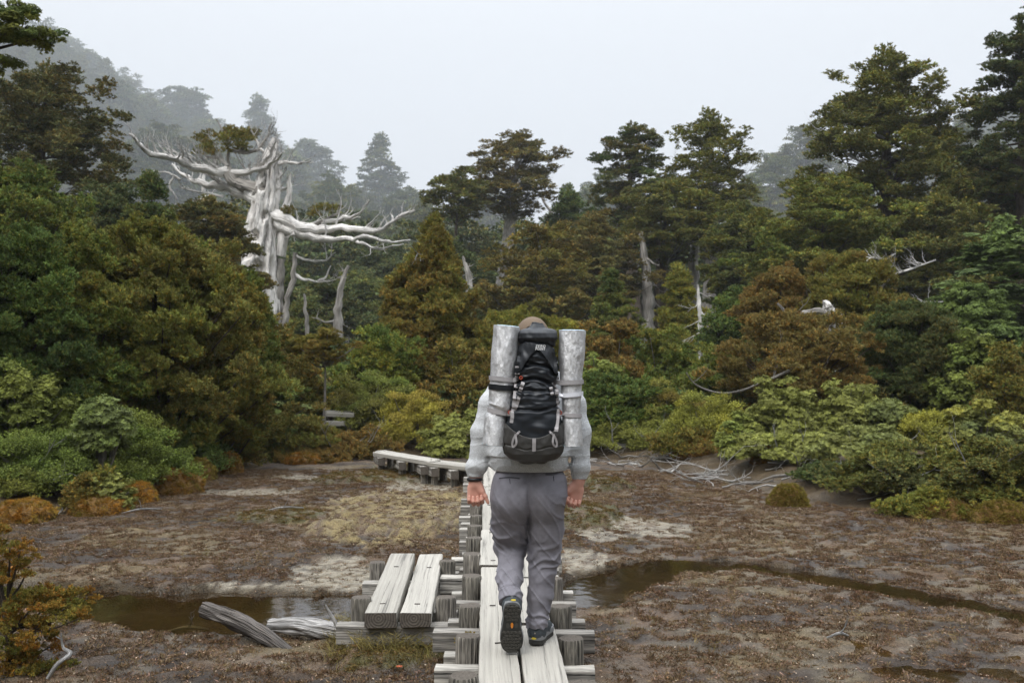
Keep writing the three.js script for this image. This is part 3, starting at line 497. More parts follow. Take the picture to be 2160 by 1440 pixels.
// slim umbrella sapling at the back of the bog
T({ name: 'cedar_sapling', px: 683, top: 698, bot: 760, w: 125, d: 20.2, shape: 'umbrella', a: P.rust, b: P.olive, mix: .4, clump: .17, kind: 'fine', layers: .6, flat: .5, tr: .045, tm: 'grey', label: 'slim umbrella-shaped sapling with rusty top and bare grey stem' });
// branch of a broadleaf tree that stands outside the frame at the top left
{
  const d = 11, base = V(-7.6, 0, -d - .4); base.y = land(base.x, base.z);
  const o = thing('broadleaf_tree', 'dark leafy branch reaching in at the top left corner', 'tree', base), tg = new Geo(), list = [];
  tg.tube(curve([V(0, 0, 0), V(.1, 2, 0), V(0, 4, .1), V(.1, 6.6, .1)], 10), radii([.2, .16, .13, .05], 10), 8, null, true, [2, .5]);
  for (const [px, py, sx, n] of [[60, 60, 105, 26], [25, 25, 60, 20], [75, 82, 40, 10], [10, 130, 28, 8], [-40, 60, 80, 26], [-60, 140, 60, 20], [-90, 20, 100, 30]]) {
    const tip = at(px, py, d).sub(base), from = V(.05, tip.y - .7, .05);
    tg.tube(curve([from, from.clone().lerp(tip, .5).add(V(0, .12, 0)), tip], 8), radii([.05, .03, .01], 8), 6, null, true, [1, .5]);
    for (let k = 0; k < n; k++) list.push({ p: tip.clone().add(V(rr(-1, .45) * sx / FOCAL * d, rr(-.5, .5) * sx * .55 / FOCAL * d, rr(-.3, .3))), s: rr(.09, .15), f: .7, c: tone(P.deep, P.olive, rnd()) });
  }
  part('trunk', tg.build(), bark.brown, o); foliage('crown', 'broad', list, o);
}
// orange cedar sapling in the near left corner
{
  const base = onGround(60, 1425); base.y = land(base.x, base.z);
  const o = thing('cedar_sapling', 'orange-tipped cedar sapling in the near left corner', 'sapling', base), tg = new Geo(), list = [];
  tg.tube(curve([V(-.1, 0, 0), V(-.14, .35, 0), V(-.2, .75, .02)], 8), radii([.03, .02, .006], 8), 6, null, true, [1, .5]);
  for (const [px, py, s] of [[20, 1150, .1], [40, 1168, .07], [60, 1195, .06], [15, 1205, .09], [5, 1250, .1], [70, 1275, .08], [110, 1268, .09], [150, 1275, .07], [185, 1262, .05], [45, 1300, .1], [95, 1305, .1], [130, 1300, .08], [165, 1305, .06], [25, 1340, .1], [80, 1345, .09], [110, 1360, .07], [20, 1390, .11], [60, 1400, .09], [105, 1410, .08], [150, 1425, .07], [-20, 1300, .12], [-20, 1200, .12]]) {
    const tip = at(px, py, -base.z + rr(-.15, .15)).sub(base), from = V(-.12, Math.max(.03, tip.y * .7 - .03), 0);
    tg.tube(curve([from, from.clone().lerp(tip, .6).add(V(0, -.02, 0)), tip], 6), radii([.009, .006, .003], 6), 5, null, true, [1, .5]);
    for (let k = 0; k < 6; k++) list.push({ p: tip.clone().add(rdir().multiplyScalar(s * .9)), s: s * rr(.45, .85), f: .9, c: tone([.32, .17, .035], P.olive, clamp(rr(-.2, 1))) });
  }
  part('stem', tg.build(), bark.brown, o); foliage('foliage', 'fine', list, o);
  const b = new Geo(); b.tube(curve([at(128, 1335, 5.6), at(132, 1365, 5.6), at(148, 1378, 5.55), at(120, 1400, 5.5), at(100, 1430, 5.5)], 12), radii([.004, .008, .012, .012, .012], 12), 7, null, true, [1, 1]); b.tube(curve([at(130, 1350, 5.6), at(117, 1342, 5.6)], 3), [.004, .004, .002], 5);
  tag(part('dead_branch', b.build(), bark.bleached, null, true), 'forked bleached twig leaning by the orange sapling', 'branch');
  const c = new Geo(); twigs(c, V(base.x - .03, base.y - .01, base.z + .25), V(.1, .8, .1).normalize(), .22, .005, 3); twigs(c, V(base.x - .15, base.y - .01, base.z + .2), V(.3, .6, .1).normalize(), .2, .005, 3);
  tag(part('dead_twig', c.build(), bark.grey, null, true), 'tangle of fine dead twigs under the orange sapling', 'twigs');
  const q = onGround(990, 1428), o2 = thing('cedar_seedling', 'tiny rusty cedar sprig growing beside the nearest boardwalk post', 'seedling', V(q.x, land(q.x, q.z), q.z)), g2 = new Geo(), l2 = [];
  for (const [x, y] of [[-.05, .16], [.0, .2], [.05, .17], [.08, .1], [-.03, .1], [.03, .12]]) { g2.tube(curve([V(0, 0, 0), V(x * .4, y * .6, .02), V(x, y, .03)], 5), radii([.004, .003, .002], 5), 4); for (let k = 0; k < 3; k++) l2.push({ p: V(x, y, .03).add(rdir().multiplyScalar(.02)), s: .035, f: .8, c: tone(P.rust, P.olive, rnd() * .5) }); }
  part('stem', g2.build(), bark.brown, o2); foliage('foliage', 'fine', l2, o2);
}

// ---------- the great dead tree ----------
const deadTex = tex(512, 1024, (u, v) => { const f = pn(u, v, 44, 7, 3) * .6 + pn(u, v, 90, 22, 5) * .4, s = pfbm(u, v, 6, 4, 7); const k = .56 + .45 * f + (s > .64 ? -.22 : 0) - (f < .2 ? .25 : 0); return [k, k * .975, k * .95]; }, false);
const deadBump = tex(512, 1024, (u, v) => pn(u, v, 44, 7, 3) * .6 + pn(u, v, 90, 22, 5) * .4);
const deadMat = mat(.98, .96, .93, .9, { map: deadTex, bumpMap: deadBump, bumpScale: .05 }), greyWood = bark.grey;
function limb(px, d, r, { n = 22, z = 0, twig = 0, sides = 10, base, wob = .34, m = deadMat, name = 'branch', parent }) {
  const k = px.length - 1, pts = px.map(([a, b], i) => at(a, b, d + z * Math.pow(i / k, 1.3)).sub(base)), c = curve(pts, n).map((p, i) => i && i < n - 1 ? p.add(V(n3(p.x * 1.7, p.y * 1.7, 5), n3(p.x * 1.7, p.y * 1.7, 9), n3(p.x * 1.7, p.y * 1.7, 13)).multiplyScalar(Math.min(.07, .5 * r[0] / FOCAL * d))) : p), rad = radii(r.map((q) => (q > 10 ? q * .76 : q * .66) / FOCAL * d), n), g = new Geo(), sd = rr(0, 50);
  g.tube(c, rad, sides, (an, t, i) => 1 + wob * n3(Math.cos(an) * 1.2 + sd, Math.sin(an) * 1.2, t * n * .22) + .18 * n3(sd, t * n * .5, 3), true, [1, .25]);
  for (let j = 0; j < twig; j++) { const i = 3 + Math.floor(rnd() * (n - 4)), dir = V().subVectors(c[i], c[i - 1]).normalize().add(rdir(-.2).multiplyScalar(.9)).normalize(); twigs(g, c[i].clone(), dir, rr(.5, 1.25) * Math.max(d > 30 ? .8 : .4, rad[i] * 8), Math.max(d * .0006, rad[i] * rr(.25, .45)), 2, .34, .14); }
  const o = part(name, g.build(true), m, parent); return o;
}
{
  const d = 45, base = at(545, HORIZON, d); base.y = land(base.x, base.z) - .1;
  const o = thing('dead_tree', 'huge bleached dead cedar with gnarled bare limbs at the left', 'dead tree', base), L = (px, r, more = {}) => limb(px, d, r, { base, parent: o, ...more });
  // trunk: deeply fluted, split and hollowed
  {
    const g = new Geo(), n = 150, c = curve([[545, 790], [545, 700], [544, 600], [549, 520], [553, 460], [563, 400], [570, 340], [580, 292]].map(([a, b]) => at(a, b, d).sub(base)), n), rad = radii([52, 46, 39, 33, 29, 25, 18, 7].map((q) => q / FOCAL * d), n);
    const holes = [[.715, 1.25, .13], [.775, 1.15, .11], [.47, 1.3, .2], [.33, 1.75, .26], [.2, 1.35, .26], [.58, 1.95, .14], [.27, .95, .18], [.12, 1.9, .24], [.4, .85, .2]];
    g.tube(c, rad, 72, (an, t) => {
      const ca = Math.cos(an), sa = Math.sin(an), y = t * 14; let q = 1 + .16 * n3(ca * 2.2, sa * 2.2, y * .28) + .12 * n3(ca * 5 + 4, sa * 5, y * .4) + .07 * n3(ca * 11, sa * 11, y * 1.1);
      const cut = n3(ca * 3.1 + 20, sa * 3.1, y * .33); if (cut > .32) q -= 1.3 * (cut - .32);
      for (const [ht, ha, hs] of holes) { const da = Math.atan2(Math.sin(an - ha), Math.cos(an - ha)); const e = Math.hypot((t - ht) / (hs * .16), da / (hs * 2)); if (e < 1.3) q -= .62 * (1 - sstep(.5, 1.2, e)); }
      return Math.max(.3, q);
    }, true, [3, .25]);
    part('trunk', g.build(true), deadMat, o);
  }
  L([[556, 410], [528, 396], [490, 379], [478, 358]], [24, 20, 17, 13], { m: greyWood, name: 'limb' });
  L([[480, 360], [462, 365], [434, 356], [403, 351], [379, 337], [355, 332], [323, 327], [306, 318], [292, 302], [271, 282]], [13, 14, 13, 12, 11, 9, 8, 7, 6, 3], { z: -2.5, twig: 22, n: 34, name: 'limb' });
  L([[560, 425], [528, 408], [497, 402], [466, 391], [434, 389], [410, 382], [386, 370], [362, 346]], [24, 20, 17, 13, 10, 8, 6, 3], { z: 1.5, twig: 18, n: 30, name: 'limb' });
  L([[560, 452], [582, 456], [608, 466], [629, 480], [674, 483], [726, 480], [782, 487], [813, 480], [841, 459], [875, 443]], [18, 18, 16, 14, 12, 10, 9, 7, 6, 3], { z: -2, twig: 16, n: 36, name: 'limb' });
  L([[580, 470], [601, 483], [657, 500], [702, 504], [743, 504], [782, 500], [816, 511], [865, 506]], [16, 13, 11, 9, 7, 5, 4, 2], { z: -3, twig: 4, n: 30, name: 'limb' });
  L([[740, 505], [754, 509], [796, 525], [851, 514]], [6, 5, 4, 2], { z: -1, twig: 2 });
  L([[650, 478], [691, 462], [712, 448], [721, 427]], [6, 5, 4, 2], { m: greyWood, twig: 2 });
  L([[680, 472], [726, 459], [754, 452], [778, 421]], [7, 6, 4, 2], { twig: 3, z: -1 });
  L([[630, 478], [660, 470], [700, 466], [760, 458]], [6, 5, 4, 2], { twig: 3, z: 1 });
  L([[823, 475], [828, 462], [822, 450]], [4, 3, 2], { n: 8 });
  L([[490, 372], [535, 355], [566, 330], [574, 312], [580, 296]], [10, 7, 6, 4, 2], { twig: 9, z: -1.5 });
  L([[485, 366], [528, 362], [560, 350], [585, 332], [600, 320]], [10, 8, 7, 5, 2], { twig: 10, z: -2 });
  L([[478, 362], [481, 340], [480, 302], [470, 280], [455, 250]], [7, 5, 4, 3, 2], { m: greyWood, twig: 4 });
  L([[483, 315], [510, 322], [540, 316], [556, 300], [570, 262]], [4, 6, 6, 5, 2], { twig: 12, m: greyWood });
  L([[572, 345], [607, 342], [630, 346], [655, 338]], [7, 5, 4, 2], { twig: 4, z: -1 });
  L([[480, 350], [462, 334], [440, 330], [427, 322]], [6, 5, 4, 2], { twig: 4 });
  L([[470, 362], [455, 345], [447, 320], [452, 300]], [5, 4, 3, 2], { twig: 4 });
  L([[565, 340], [555, 320], [540, 296], [528, 275]], [6, 5, 4, 2], { twig: 4 });
  L([[545, 400], [560, 385], [590, 372], [588, 356]], [14, 13, 9, 4], { twig: 3 });
  L([[570, 395], [590, 398], [602, 396]], [14, 9, 4], { twig: 2 });
  L([[379, 379], [358, 365], [323, 360]], [4, 3, 2], { n: 10 });
  L([[366, 372], [358, 389], [372, 419]], [4, 3, 2], { n: 10, twig: 1 });
  L([[470, 415], [440, 408], [400, 402], [378, 392]], [4, 4, 3, 2], { twig: 2 });
  L([[622, 532], [618, 587], [605, 632], [598, 691], [594, 740]], [7, 8, 9, 11, 12], { n: 20, name: 'stem', m: greyWood });
  L([[592, 545], [588, 600], [583, 660], [578, 740]], [12, 15, 17, 20], { n: 20, name: 'stem', m: greyWood, z: .5 });
  L([[613, 366], [610, 400], [604, 440], [598, 475], [590, 540]], [4, 9, 12, 14, 16], { n: 20, name: 'stem' });
  L([[625, 539], [657, 551], [688, 547], [706, 533]], [4, 4, 3, 2], { twig: 3 });
  L([[618, 578], [657, 594], [695, 592]], [5, 4, 2], { twig: 3 });
  L([[670, 592], [685, 584], [698, 560]], [3, 3, 2], { n: 10 });
  L([[545, 510], [525, 523], [503, 530]], [12, 8, 3], { n: 10, twig: 2 });
  const list = []; for (const [a, b, w, h, n] of [[470, 305, 50, 20, 26], [508, 285, 36, 12, 14], [430, 315, 20, 12, 6], [600, 445, 18, 8, 5], [560, 590, 10, 8, 4], [690, 448, 30, 8, 8]]) for (let k = 0; k < n; k++) list.push({ p: at(a + rr(-1, 1) * w, b + rr(-1, 1) * h, d + rr(-.8, .8)).sub(base), s: rr(.22, .42), f: .8, c: tone(P.olive, P.brown, rnd()) });
  foliage('live_sprays', 'mid', list, o);
}
function snag(label, d, px, r, more = {}, twig = 3, name = 'dead_snag') {
  const b = at(px.at(-1)[0], HORIZON, d); b.y = land(b.x, b.z) - .05;
  const foot = HORIZON - (b.y - EYE) / d * FOCAL, o = thing(name, label, 'dead tree', b), q = px.at(-1)[1] < foot && name !== 'dead_branch' ? [...px, [px.at(-1)[0], foot]] : px;
  limb(q, d, q.length > r.length ? [...r, r.at(-1) * 1.2] : r, { base: b, parent: o, twig, name: 'trunk', ...more }); return o;
}
snag('slim white snag with short stubs right of centre', 34, [[1472, 600], [1474, 630], [1477, 660], [1479, 690]], [3, 6, 8, 9], {}, 9);
snag('forked grey trunk standing in the gloom right of the dead tree', 50, [[734, 560], [727, 580], [717, 615], [712, 660], [714, 700]], [4, 7, 9, 11, 12], { m: greyWood }, 8);
snag('pale broken trunk with pointed top behind the cone-shaped cedar', 55, [[976, 540], [986, 570], [992, 620], [998, 690]], [3, 10, 11, 13], { m: greyWood }, 2);
snag('thin pale snag left of the dead tree, under its lower limb', 52, [[431, 362], [428, 390], [430, 420], [428, 470]], [3, 7, 7, 8], {}, 6);
snag('small pale snag half hidden by the narrow dark cedar', 36, [[322, 438], [324, 460], [320, 490]], [2, 5, 5], {}, 3);
snag('thin brown bare stem right of the dead tree', 40, [[640, 620], [644, 650], [648, 700]], [4, 5, 6], { m: greyWood }, 2);
snag('thin pale bare stem left of the cone-shaped cedar', 48, [[823, 622], [826, 650], [828, 690]], [2, 3, 3], { m: greyWood }, 1);
snag('short bleached stub poking from the crowns behind the hiker', 60, [[1131, 474], [1136, 492], [1140, 516]], [2, 4, 4], {}, 1);
snag('slanting dark bare trunk right of the umbrella cedar', 84, [[1140, 408], [1150, 430], [1170, 465]], [3, 4, 5], { m: greyWood }, 2);
snag('grey split trunk below the dense round crown', 52, [[1352, 490], [1362, 560], [1366, 620], [1368, 690]], [8, 11, 14, 18], { m: greyWood }, 6);
snag('second darker trunk beside the grey split one', 53, [[1388, 500], [1388, 560], [1386, 620], [1386, 690]], [6, 7, 8, 9], { m: bark.brown }, 3);
snag('tan furrowed trunk of the tall cedar right of centre', 56, [[1466, 490], [1464, 540], [1462, 600], [1462, 690]], [12, 13, 15, 18], { m: bark.grey }, 0);
// white dead wood in the rusty cedar
snag('gnarled white dead stump inside the rusty cedar', 24.5, [[1736, 636], [1748, 650], [1752, 672], [1762, 692], [1770, 725]], [5, 13, 11, 9, 12], { wob: .6, sides: 16, n: 30 }, 4);
snag('twisted grey dead limb left of the white stump', 24.3, [[1640, 640], [1665, 662], [1700, 658], [1740, 662]], [3, 6, 9, 10], { m: greyWood }, 6);
snag('fan of bare pale branches right of the rusty cedar', 25.5, [[1975, 548], [1930, 565], [1880, 585], [1840, 640]], [2, 3, 4, 5], {}, 14, 'dead_branch');
snag('upper fan of bare pale branches above the rusty cedar', 25.8, [[1890, 535], [1865, 548], [1835, 545], [1815, 600]], [2, 3, 3, 5], {}, 12, 'dead_branch');
snag('thin pale branch slanting right of the rusty cedar', 24.8, [[1990, 636], [1950, 638], [1920, 652], [1880, 690]], [2, 3, 3, 4], {}, 3, 'dead_branch');
snag('long low curved branch sweeping under the rust-orange cedar', 20, [[1448, 785], [1462, 806], [1490, 822], [1545, 828], [1610, 805], [1690, 770]], [1.5, 2, 2.5, 3, 3.5, 4], { m: greyWood }, 3, 'dead_branch');

// ---------- bleached branches washed up along the right bank ----------
{
  const grp = 'bleached branches lying along the right bank';
  const rows = [[1285, 985], [1310, 975], [1330, 985], [1355, 990], [1375, 980], [1395, 1000], [1415, 1008], [1440, 1010], [1425, 985], [1460, 1020], [1490, 1020], [1520, 1010], [1545, 1024], [1575, 1030], [1600, 1032], [1630, 1040], [1660, 1030], [1690, 1036], [1260, 975], [1345, 970], [1505, 1035], [1615, 1020], [1770, 1050], [1800, 1060], [1750, 975], [1730, 985], [1790, 1000], [1810, 1010], [1900, 1062], [1920, 1050], [1850, 1070], [1985, 1085], [2060, 1095], [2110, 1100]];
  rows.concat(rows.slice(0, 26).map(([a, b]) => [a + rr(-22, 22), b + rr(-8, 8)])).forEach(([px, py], i) => {
    const p = onGround(px, py); p.y = land(p.x, p.z) + .02; const g = new Geo(), an = rr(0, 6.28), big = i < 18;
    twigs(g, V(0, 0, 0), V(Math.cos(an), rr(0, .12), Math.sin(an) * .6).normalize(), big ? rr(.5, 1.0) : rr(.3, .6), big ? rr(.014, .024) : .012, 2, .3, -.005);
    if (big) twigs(g, V(0, 0, 0), V(-Math.cos(an), rr(.05, .4), .4).normalize(), rr(.25, .5), rr(.012, .02), 2, .35, .1);
    const o = part('dead_branch', g.build(), rnd() < .75 ? deadMat : bark.grey, null, true); o.position.copy(p);
    tag(o, px < 1480 ? 'bleached dead branch in the tangle behind the hiker\'s right hand' : px < 1720 ? 'bleached dead branch in the litter below the pale rhododendrons' : 'bleached dead branch under the juniper thicket on the right', 'branch', grp);
  });
  for (const [px, py, lb, x2, y2] of [[560, 1100, 'fallen twig on the mud left of the raised mat', 640, 1096], [255, 1095, 'white forked twig in front of the left moss mounds', 340, 1085], [120, 1098, 'grey twig at the foot of the left moss mound', 160, 1078], [1745, 1345, 'pale bark splinter lying on the right mudflat', 1790, 1342], [355, 1298, 'pale stick at the left end of the pool', 440, 1297]]) {
    const p = onGround(px, py), q = onGround(x2, y2), g = new Geo(), m = p.clone().lerp(q, .5).add(V(0, .05, .03)); p.y = land(p.x, p.z) + .008; q.y = land(q.x, q.z) + .02; m.y = (p.y + q.y) / 2 + .03;
    g.tube(curve([p, m, q], 9), radii([.006, .012, .007], 9), 6, null, true, [1, 1]); twigs(g, m, V(.3, .5, .2).normalize(), .15, .006, 1);
    tag(part('fallen_twig', g.build(), bark.bleached, null, true), lb, 'twig');
  }
}
// ---------- two logs by the pool ----------
const logTex = tex(256, 512, (u, v) => { const f = pn(u, v, 60, 6, 3) * .55 + pn(u, v, 120, 16, 8) * .45; return clamp(.2 + .75 * f + (pfbm(u, v, 8, 3, 5) - .5) * .5); }), logBump = tex(256, 512, (u, v) => pn(u, v, 60, 6, 3) * .55 + pn(u, v, 120, 16, 8) * .45);
function log(label, pts, r, m) {
  const o = thing('log', label, 'log', V(pts[0].x, 0, pts[0].z)), g = new Geo(), sd = rr(0, 50), n = 40, c = curve(pts.map((p) => p.clone().sub(o.position)), n);
  g.tube(c, radii(r, n), 28, (an, t) => 1 + .22 * n3(Math.cos(an) * 1.6 + sd, Math.sin(an) * 1.6, t * 2.2) + .13 * n3(Math.cos(an) * 6 + sd, Math.sin(an) * 6, t * 4) + .06 * n3(Math.cos(an) * 14, Math.sin(an) * 14 + sd, t * 9), true, [1, .6]);
  part('wood', g.build(true), m, o); return o;
}
log('dark weathered log slanting up out of the pool edge', [V(-2.08, .17, -6.72), V(-1.85, .13, -6.6), V(-1.6, .07, -6.42), V(-1.38, -.02, -6.28)], [.05, .054, .048, .036], mat(.2, .175, .155, .9, { map: logTex, bumpMap: logBump, bumpScale: .03 }));
log('pale driftwood log lying against the plank platform', [V(-1.62, .08, -6.62), V(-1.4, .085, -6.6), V(-1.2, .06, -6.55), V(-.98, .04, -6.5)], [.04, .058, .06, .052], mat(.6, .575, .55, .9, { map: logTex, bumpMap: logBump, bumpScale: .03 }));
{ const p = at(715, 1305, 6.5), g = new Geo(); g.tube(curve([V(p.x, -.02, p.z), V(p.x - .02, .12, p.z), V(p.x - .09, .25, p.z)], 8), radii([.016, .014, .006], 8), 7, null, true, [1, 1]); tag(part('dead_branch', g.build(), deadMat, null, true), 'short white stub standing beside the plank platform', 'branch'); }
// ---------- moss mounds ----------
{
  const fuzzGeo = (() => { const g = new Geo(); for (let k = 0; k < 26; k++) { const d = rdir(.25), b = V(rr(-.5, .5), 0, rr(-.5, .5)), s = rr(.7, 1.3); diamond(g, b, d, perp(d), rr(.6, 1.1), .14, [s, s, s * .8]); } return g.build(); })(); C.fuzz = [fuzzGeo, fuzzGeo];
  const rowsM = [[40, 1106, 62, 30, .9, 'orange moss mound at the left edge of the bog'], [205, 1092, 62, 30, .7, 'orange moss mound left of the pale seedling'], [285, 1068, 42, 32, .7, 'orange moss mound right of the pale seedling'], [362, 1044, 62, 34, .8, 'largest olive and orange moss mound on the left bank'], [420, 1022, 34, 32, .5, 'olive moss mound behind the largest one'], [468, 1004, 42, 36, .6, 'far orange moss mound at the end of the left bank'], [640, 982, 45, 16, .6, 'flat rusty moss cushion at the back of the bog'], [1665, 1072, 42, 32, .5, 'isolated olive moss hummock on the right mudflat'], [1620, 1012, 32, 22, .5, 'small orange moss cushion among the bleached branches'], [1480, 985, 70, 22, .5, 'rusty moss patch behind the bleached branches'], [2000, 1092, 90, 30, .6, 'mossy peat edge on the right bank'], [2120, 1105, 60, 34, .6, 'grassy peat hump in the right corner of the bog']];
  for (const [px, py, rx, h, mz, label] of rowsM) {
    const p = onGround(px, py), d = -p.z, R = rx / FOCAL * d, Hh = h / FOCAL * d * 1.5, Rz = Math.min(R, .55) * mz * 1.3, base = V(p.x, land(p.x, p.z) - .03, p.z - Rz * .25), o = thing('moss_mound', label, 'moss', base), g = new THREE.SphereGeometry(1, 40, 20), ps = g.attributes.position, list = [], sd = rr(0, 90);
    for (let i = 0; i < ps.count; i++) { const v = V().fromBufferAttribute(ps, i), k = 1 + .18 * fbm3(v.x * 1.6 + sd, v.y * 1.6, v.z * 1.6, 3); ps.setXYZ(i, v.x * R * k, v.y * Hh * k, v.z * Rz * k); }
    g.computeVertexNormals(); const nn = g.attributes.normal, orange = /orange|rusty/.test(label);
    part('moss_body', g, mat(.14, .075, .02, 1, { bumpMap: litterBump, bumpScale: .02 }), o);
    const cnt = Math.round(1500 * Math.max(.5, R)); for (let k = 0; k < cnt; k++) { const v = rdir(-.1), q = 1 + .18 * fbm3(v.x * 1.6 + sd, v.y * 1.6, v.z * 1.6, 3); list.push({ p: V(v.x * R * q, v.y * Hh * q, v.z * Rz * q), s: rr(.022, .045), f: 1, c: tone(orange ? [.36, .17, .03] : [.2, .15, .035], [.17, .14, .03], clamp(.35 + .7 * n3(v.x * 2 + sd, v.y * 2, v.z * 2))), tx: v.z * 1.1, tz: -v.x * 1.1 }); }
    foliage('moss_tufts', 'fuzz', list, o);
  }
}
// ---------- litter, weed and grass on the bog ----------
{
  const strands = () => { const g = new Geo(); for (let k = 0; k < 15; k++) { const d = rdir(.05), b = V(rr(-.6, .6), 0, rr(-.6, .6)), s = rr(.55, 1.4); diamond(g, b, d, perp(d), rr(.5, 1.1), .13, [s, s * rr(.85, 1.1), s * rr(.7, 1.2)]); } return g.build(); }; C.weed = [strands(), strands()];
  const info = {}, list = [], dry = [];
  for (let i = 0; i < 600000 && list.length < 105000; i++) {
    const d = Math.sqrt(rr(4.6 * 4.6, 17 * 17)), px = rr(-120, 2280), x = (px - 1080) / FOCAL * d, z = -d, y = land(x, z, info);
    if (info.bd > -.1 || y < -.02 || info.sa > .08 && rnd() < .88 || info.mo > .12 && info.mk === 0 && rnd() < .7) continue;
    const cl = fbm2(x * 3.4 + 50, z * 3.4, 5), lowl = sstep(-.02, .03, y); if (cl + rr(-.25, .25) + .1 * lowl + .3 * fbm2(x * .7 - 20, z * .7, 2) < .05) continue;
    const s = rr(.016, .042) * (1 + .02 * d) * (info.puddly > .5 ? 1 : .9), m = info.mo > .08 && info.mk > 0;
    list.push({ p: V(x, y - .003, z), s, f: rr(.5, 1), c: m ? tone([.1, .085, .02], [.16, .09, .03], rnd(), .35) : tone([.105, .06, .03], [.27, .2, .125], clamp(Math.pow(rnd(), 1.3) * .7 + .6 * fbm2(x * .9 + 80, z * .9, 3)), .35) });
  }
  const o = new THREE.Group(); o.name = 'bog_weed'; scene.add(o); tag(o, 'red-brown bog weed and litter covering the mud', 'bog weed', null, 'stuff'); foliage('tufts', 'weed', list, o);
  // chips and bits of leaf
  const cg = new Geo(), chips = []; diamond(cg, V(-.5, 0, 0), V(1, 0, 0), V(0, 0, 1), 1, .5, [1, 1, 1], .12); C.chip = [cg.build(), cg.build()];
  for (let i = 0; i < 60000 && chips.length < 9000; i++) { const d = Math.sqrt(rr(4.6 * 4.6, 16 * 16)), x = rr(-1200, 1200) / FOCAL * d, y = land(x, -d, info); if (info.bd > 0 || y < -.015) continue; chips.push({ p: V(x, y + .012, -d), s: rr(.008, .026), f: 1, c: tone([.4, .33, .25], [.2, .1, .05], rnd(), .4) }); }
  const q = new THREE.Group(); q.name = 'leaf_litter'; scene.add(q); tag(q, 'scattered pale leaf bits and bark chips on the mud', 'leaf litter', null, 'stuff'); foliage('chips', 'chip', chips, q);
  // grass under the platform
  const gg = new Geo(); for (let k = 0; k < 9; k++) { const dr = V(rr(-.5, .5), 1, rr(-.5, .5)).normalize(), s = rr(.7, 1.3), b = V(rr(-.25, .25), 0, rr(-.25, .25)), t = b.clone().addScaledVector(dr, .6), dd = dr.clone().add(V(rr(-.8, .8), -.5, rr(-.8, .8))).normalize(); diamond(gg, b, dr, perp(dr), .7, .03, [s, s, s]); diamond(gg, t, dd, perp(dd), .6, .025, [s, s, s]); } C.grass = [gg.build(), gg.build()];
  const gl = []; for (let k = 0; k < 520; k++) { const px = rr(690, 935), py = rr(1345, 1420), p = onGround(px, py); if (rnd() < .3 && py > 1380) continue; gl.push({ p: V(p.x, land(p.x, p.z) - .005, p.z - rr(0, .35)), s: rr(.06, .14), f: 1, c: tone([.12, .11, .03], [.2, .15, .05], rnd(), .4) }); }
  for (let k = 0; k < 160; k++) { const p = onGround(rr(1880, 2160), rr(1060, 1110)); gl.push({ p: V(p.x, land(p.x, p.z), p.z), s: rr(.08, .16), f: 1, c: tone([.13, .11, .03], [.25, .17, .05], rnd(), .4) }); }
  for (let k = 0; k < 900 && gl.length < 1100; k++) { const d = Math.sqrt(rr(30, 230)), x = rr(-1150, 1150) / FOCAL * d, y = land(x, -d, info); if (info.bd > -.1 || y < -.01 || info.sa > 0 || Math.abs(x) < .5 || n2(x * 1.3, d * 1.3) < .15) continue; gl.push({ p: V(x, y - .005, -d), s: rr(.04, .1), f: 1, c: tone([.14, .12, .035], [.26, .19, .08], rnd(), .4) }); }
  const w = new THREE.Group(); w.name = 'grass'; scene.add(w); tag(w, 'rough olive grass and sedge in thin tufts on the bog', 'grass', null, 'stuff'); foliage('blades', 'grass', gl, w);
  const lf = new Geo(), c0 = at(842, 1388, 5.85); for (let k = 0; k < 5; k++) { const a = k * .7 - 1.4, dr = V(Math.sin(a), .15, -Math.cos(a) * .6).normalize(); diamond(lf, V(0, 0, 0), dr, V(0, .3, 1).cross(dr).normalize(), .022, .012, [1, 1, 1], .1); }
  const leaf = part('fallen_leaf', lf.build(), mat(.4, .09, .03, .7), null, true); leaf.position.set(c0.x, land(c0.x, c0.z) + .03, c0.z); tag(leaf, 'red fallen leaf on the grass in front of the plank platform', 'leaf');
}

// ---------- weathered timber ----------
const grain = (u, v, s) => { const w = u + .035 * (pfbm(u, v, 3, 3, s) - .5) * 2; return .5 * pn(((w % 1) + 1) % 1, v, 34, 3, s + 1) + .3 * pn(((w % 1) + 1) % 1, v, 90, 5, s + 2) + .2 * pn(u, v, 200, 24, s + 3); };
const crack = (u, v, s) => { const w = pn(u, v, 6, 2, s) * .25 + pn(u, v, 12, 8, s + 5) * .05; return Math.abs(((u * 2.0 + w) % .5) - .25) < .0035 && pn(u, v, 4, 5, s + 9) > .5 ? 1 : 0; };
const plankTex = tex(512, 1024, (u, v) => { const g = grain(u, v, 40), k = .56 + .5 * g - (g < .33 ? (.33 - g) * 1.8 : 0) - .55 * crack(u, v, 60) + .12 * (pfbm(u, v, 6, 3, 77) - .5) - (pn(u, v, 150, 300, 12) > .93 ? .3 : 0); return [k, k * .985, k * .955]; });
const plankBump = tex(512, 1024, (u, v) => clamp(grain(u, v, 40) - .8 * crack(u, v, 60)));
const postTex = tex(512, 512, (u, v) => { const g = .6 * pn(u, v, 50, 4, 90) + .4 * pn(u, v, 120, 14, 91), m = pfbm(u, v, 5, 3, 92), k = .22 + .62 * g * g * 1.5 + .3 * (m - .5) - (pn(u, v, 64, 3, 95) > .86 ? .25 : 0); return [k, k * .96, k * .89]; });
const postBump = tex(512, 512, (u, v) => .6 * pn(u, v, 50, 4, 90) + .4 * pn(u, v, 120, 14, 91) - (pn(u, v, 64, 3, 95) > .86 ? .4 : 0));
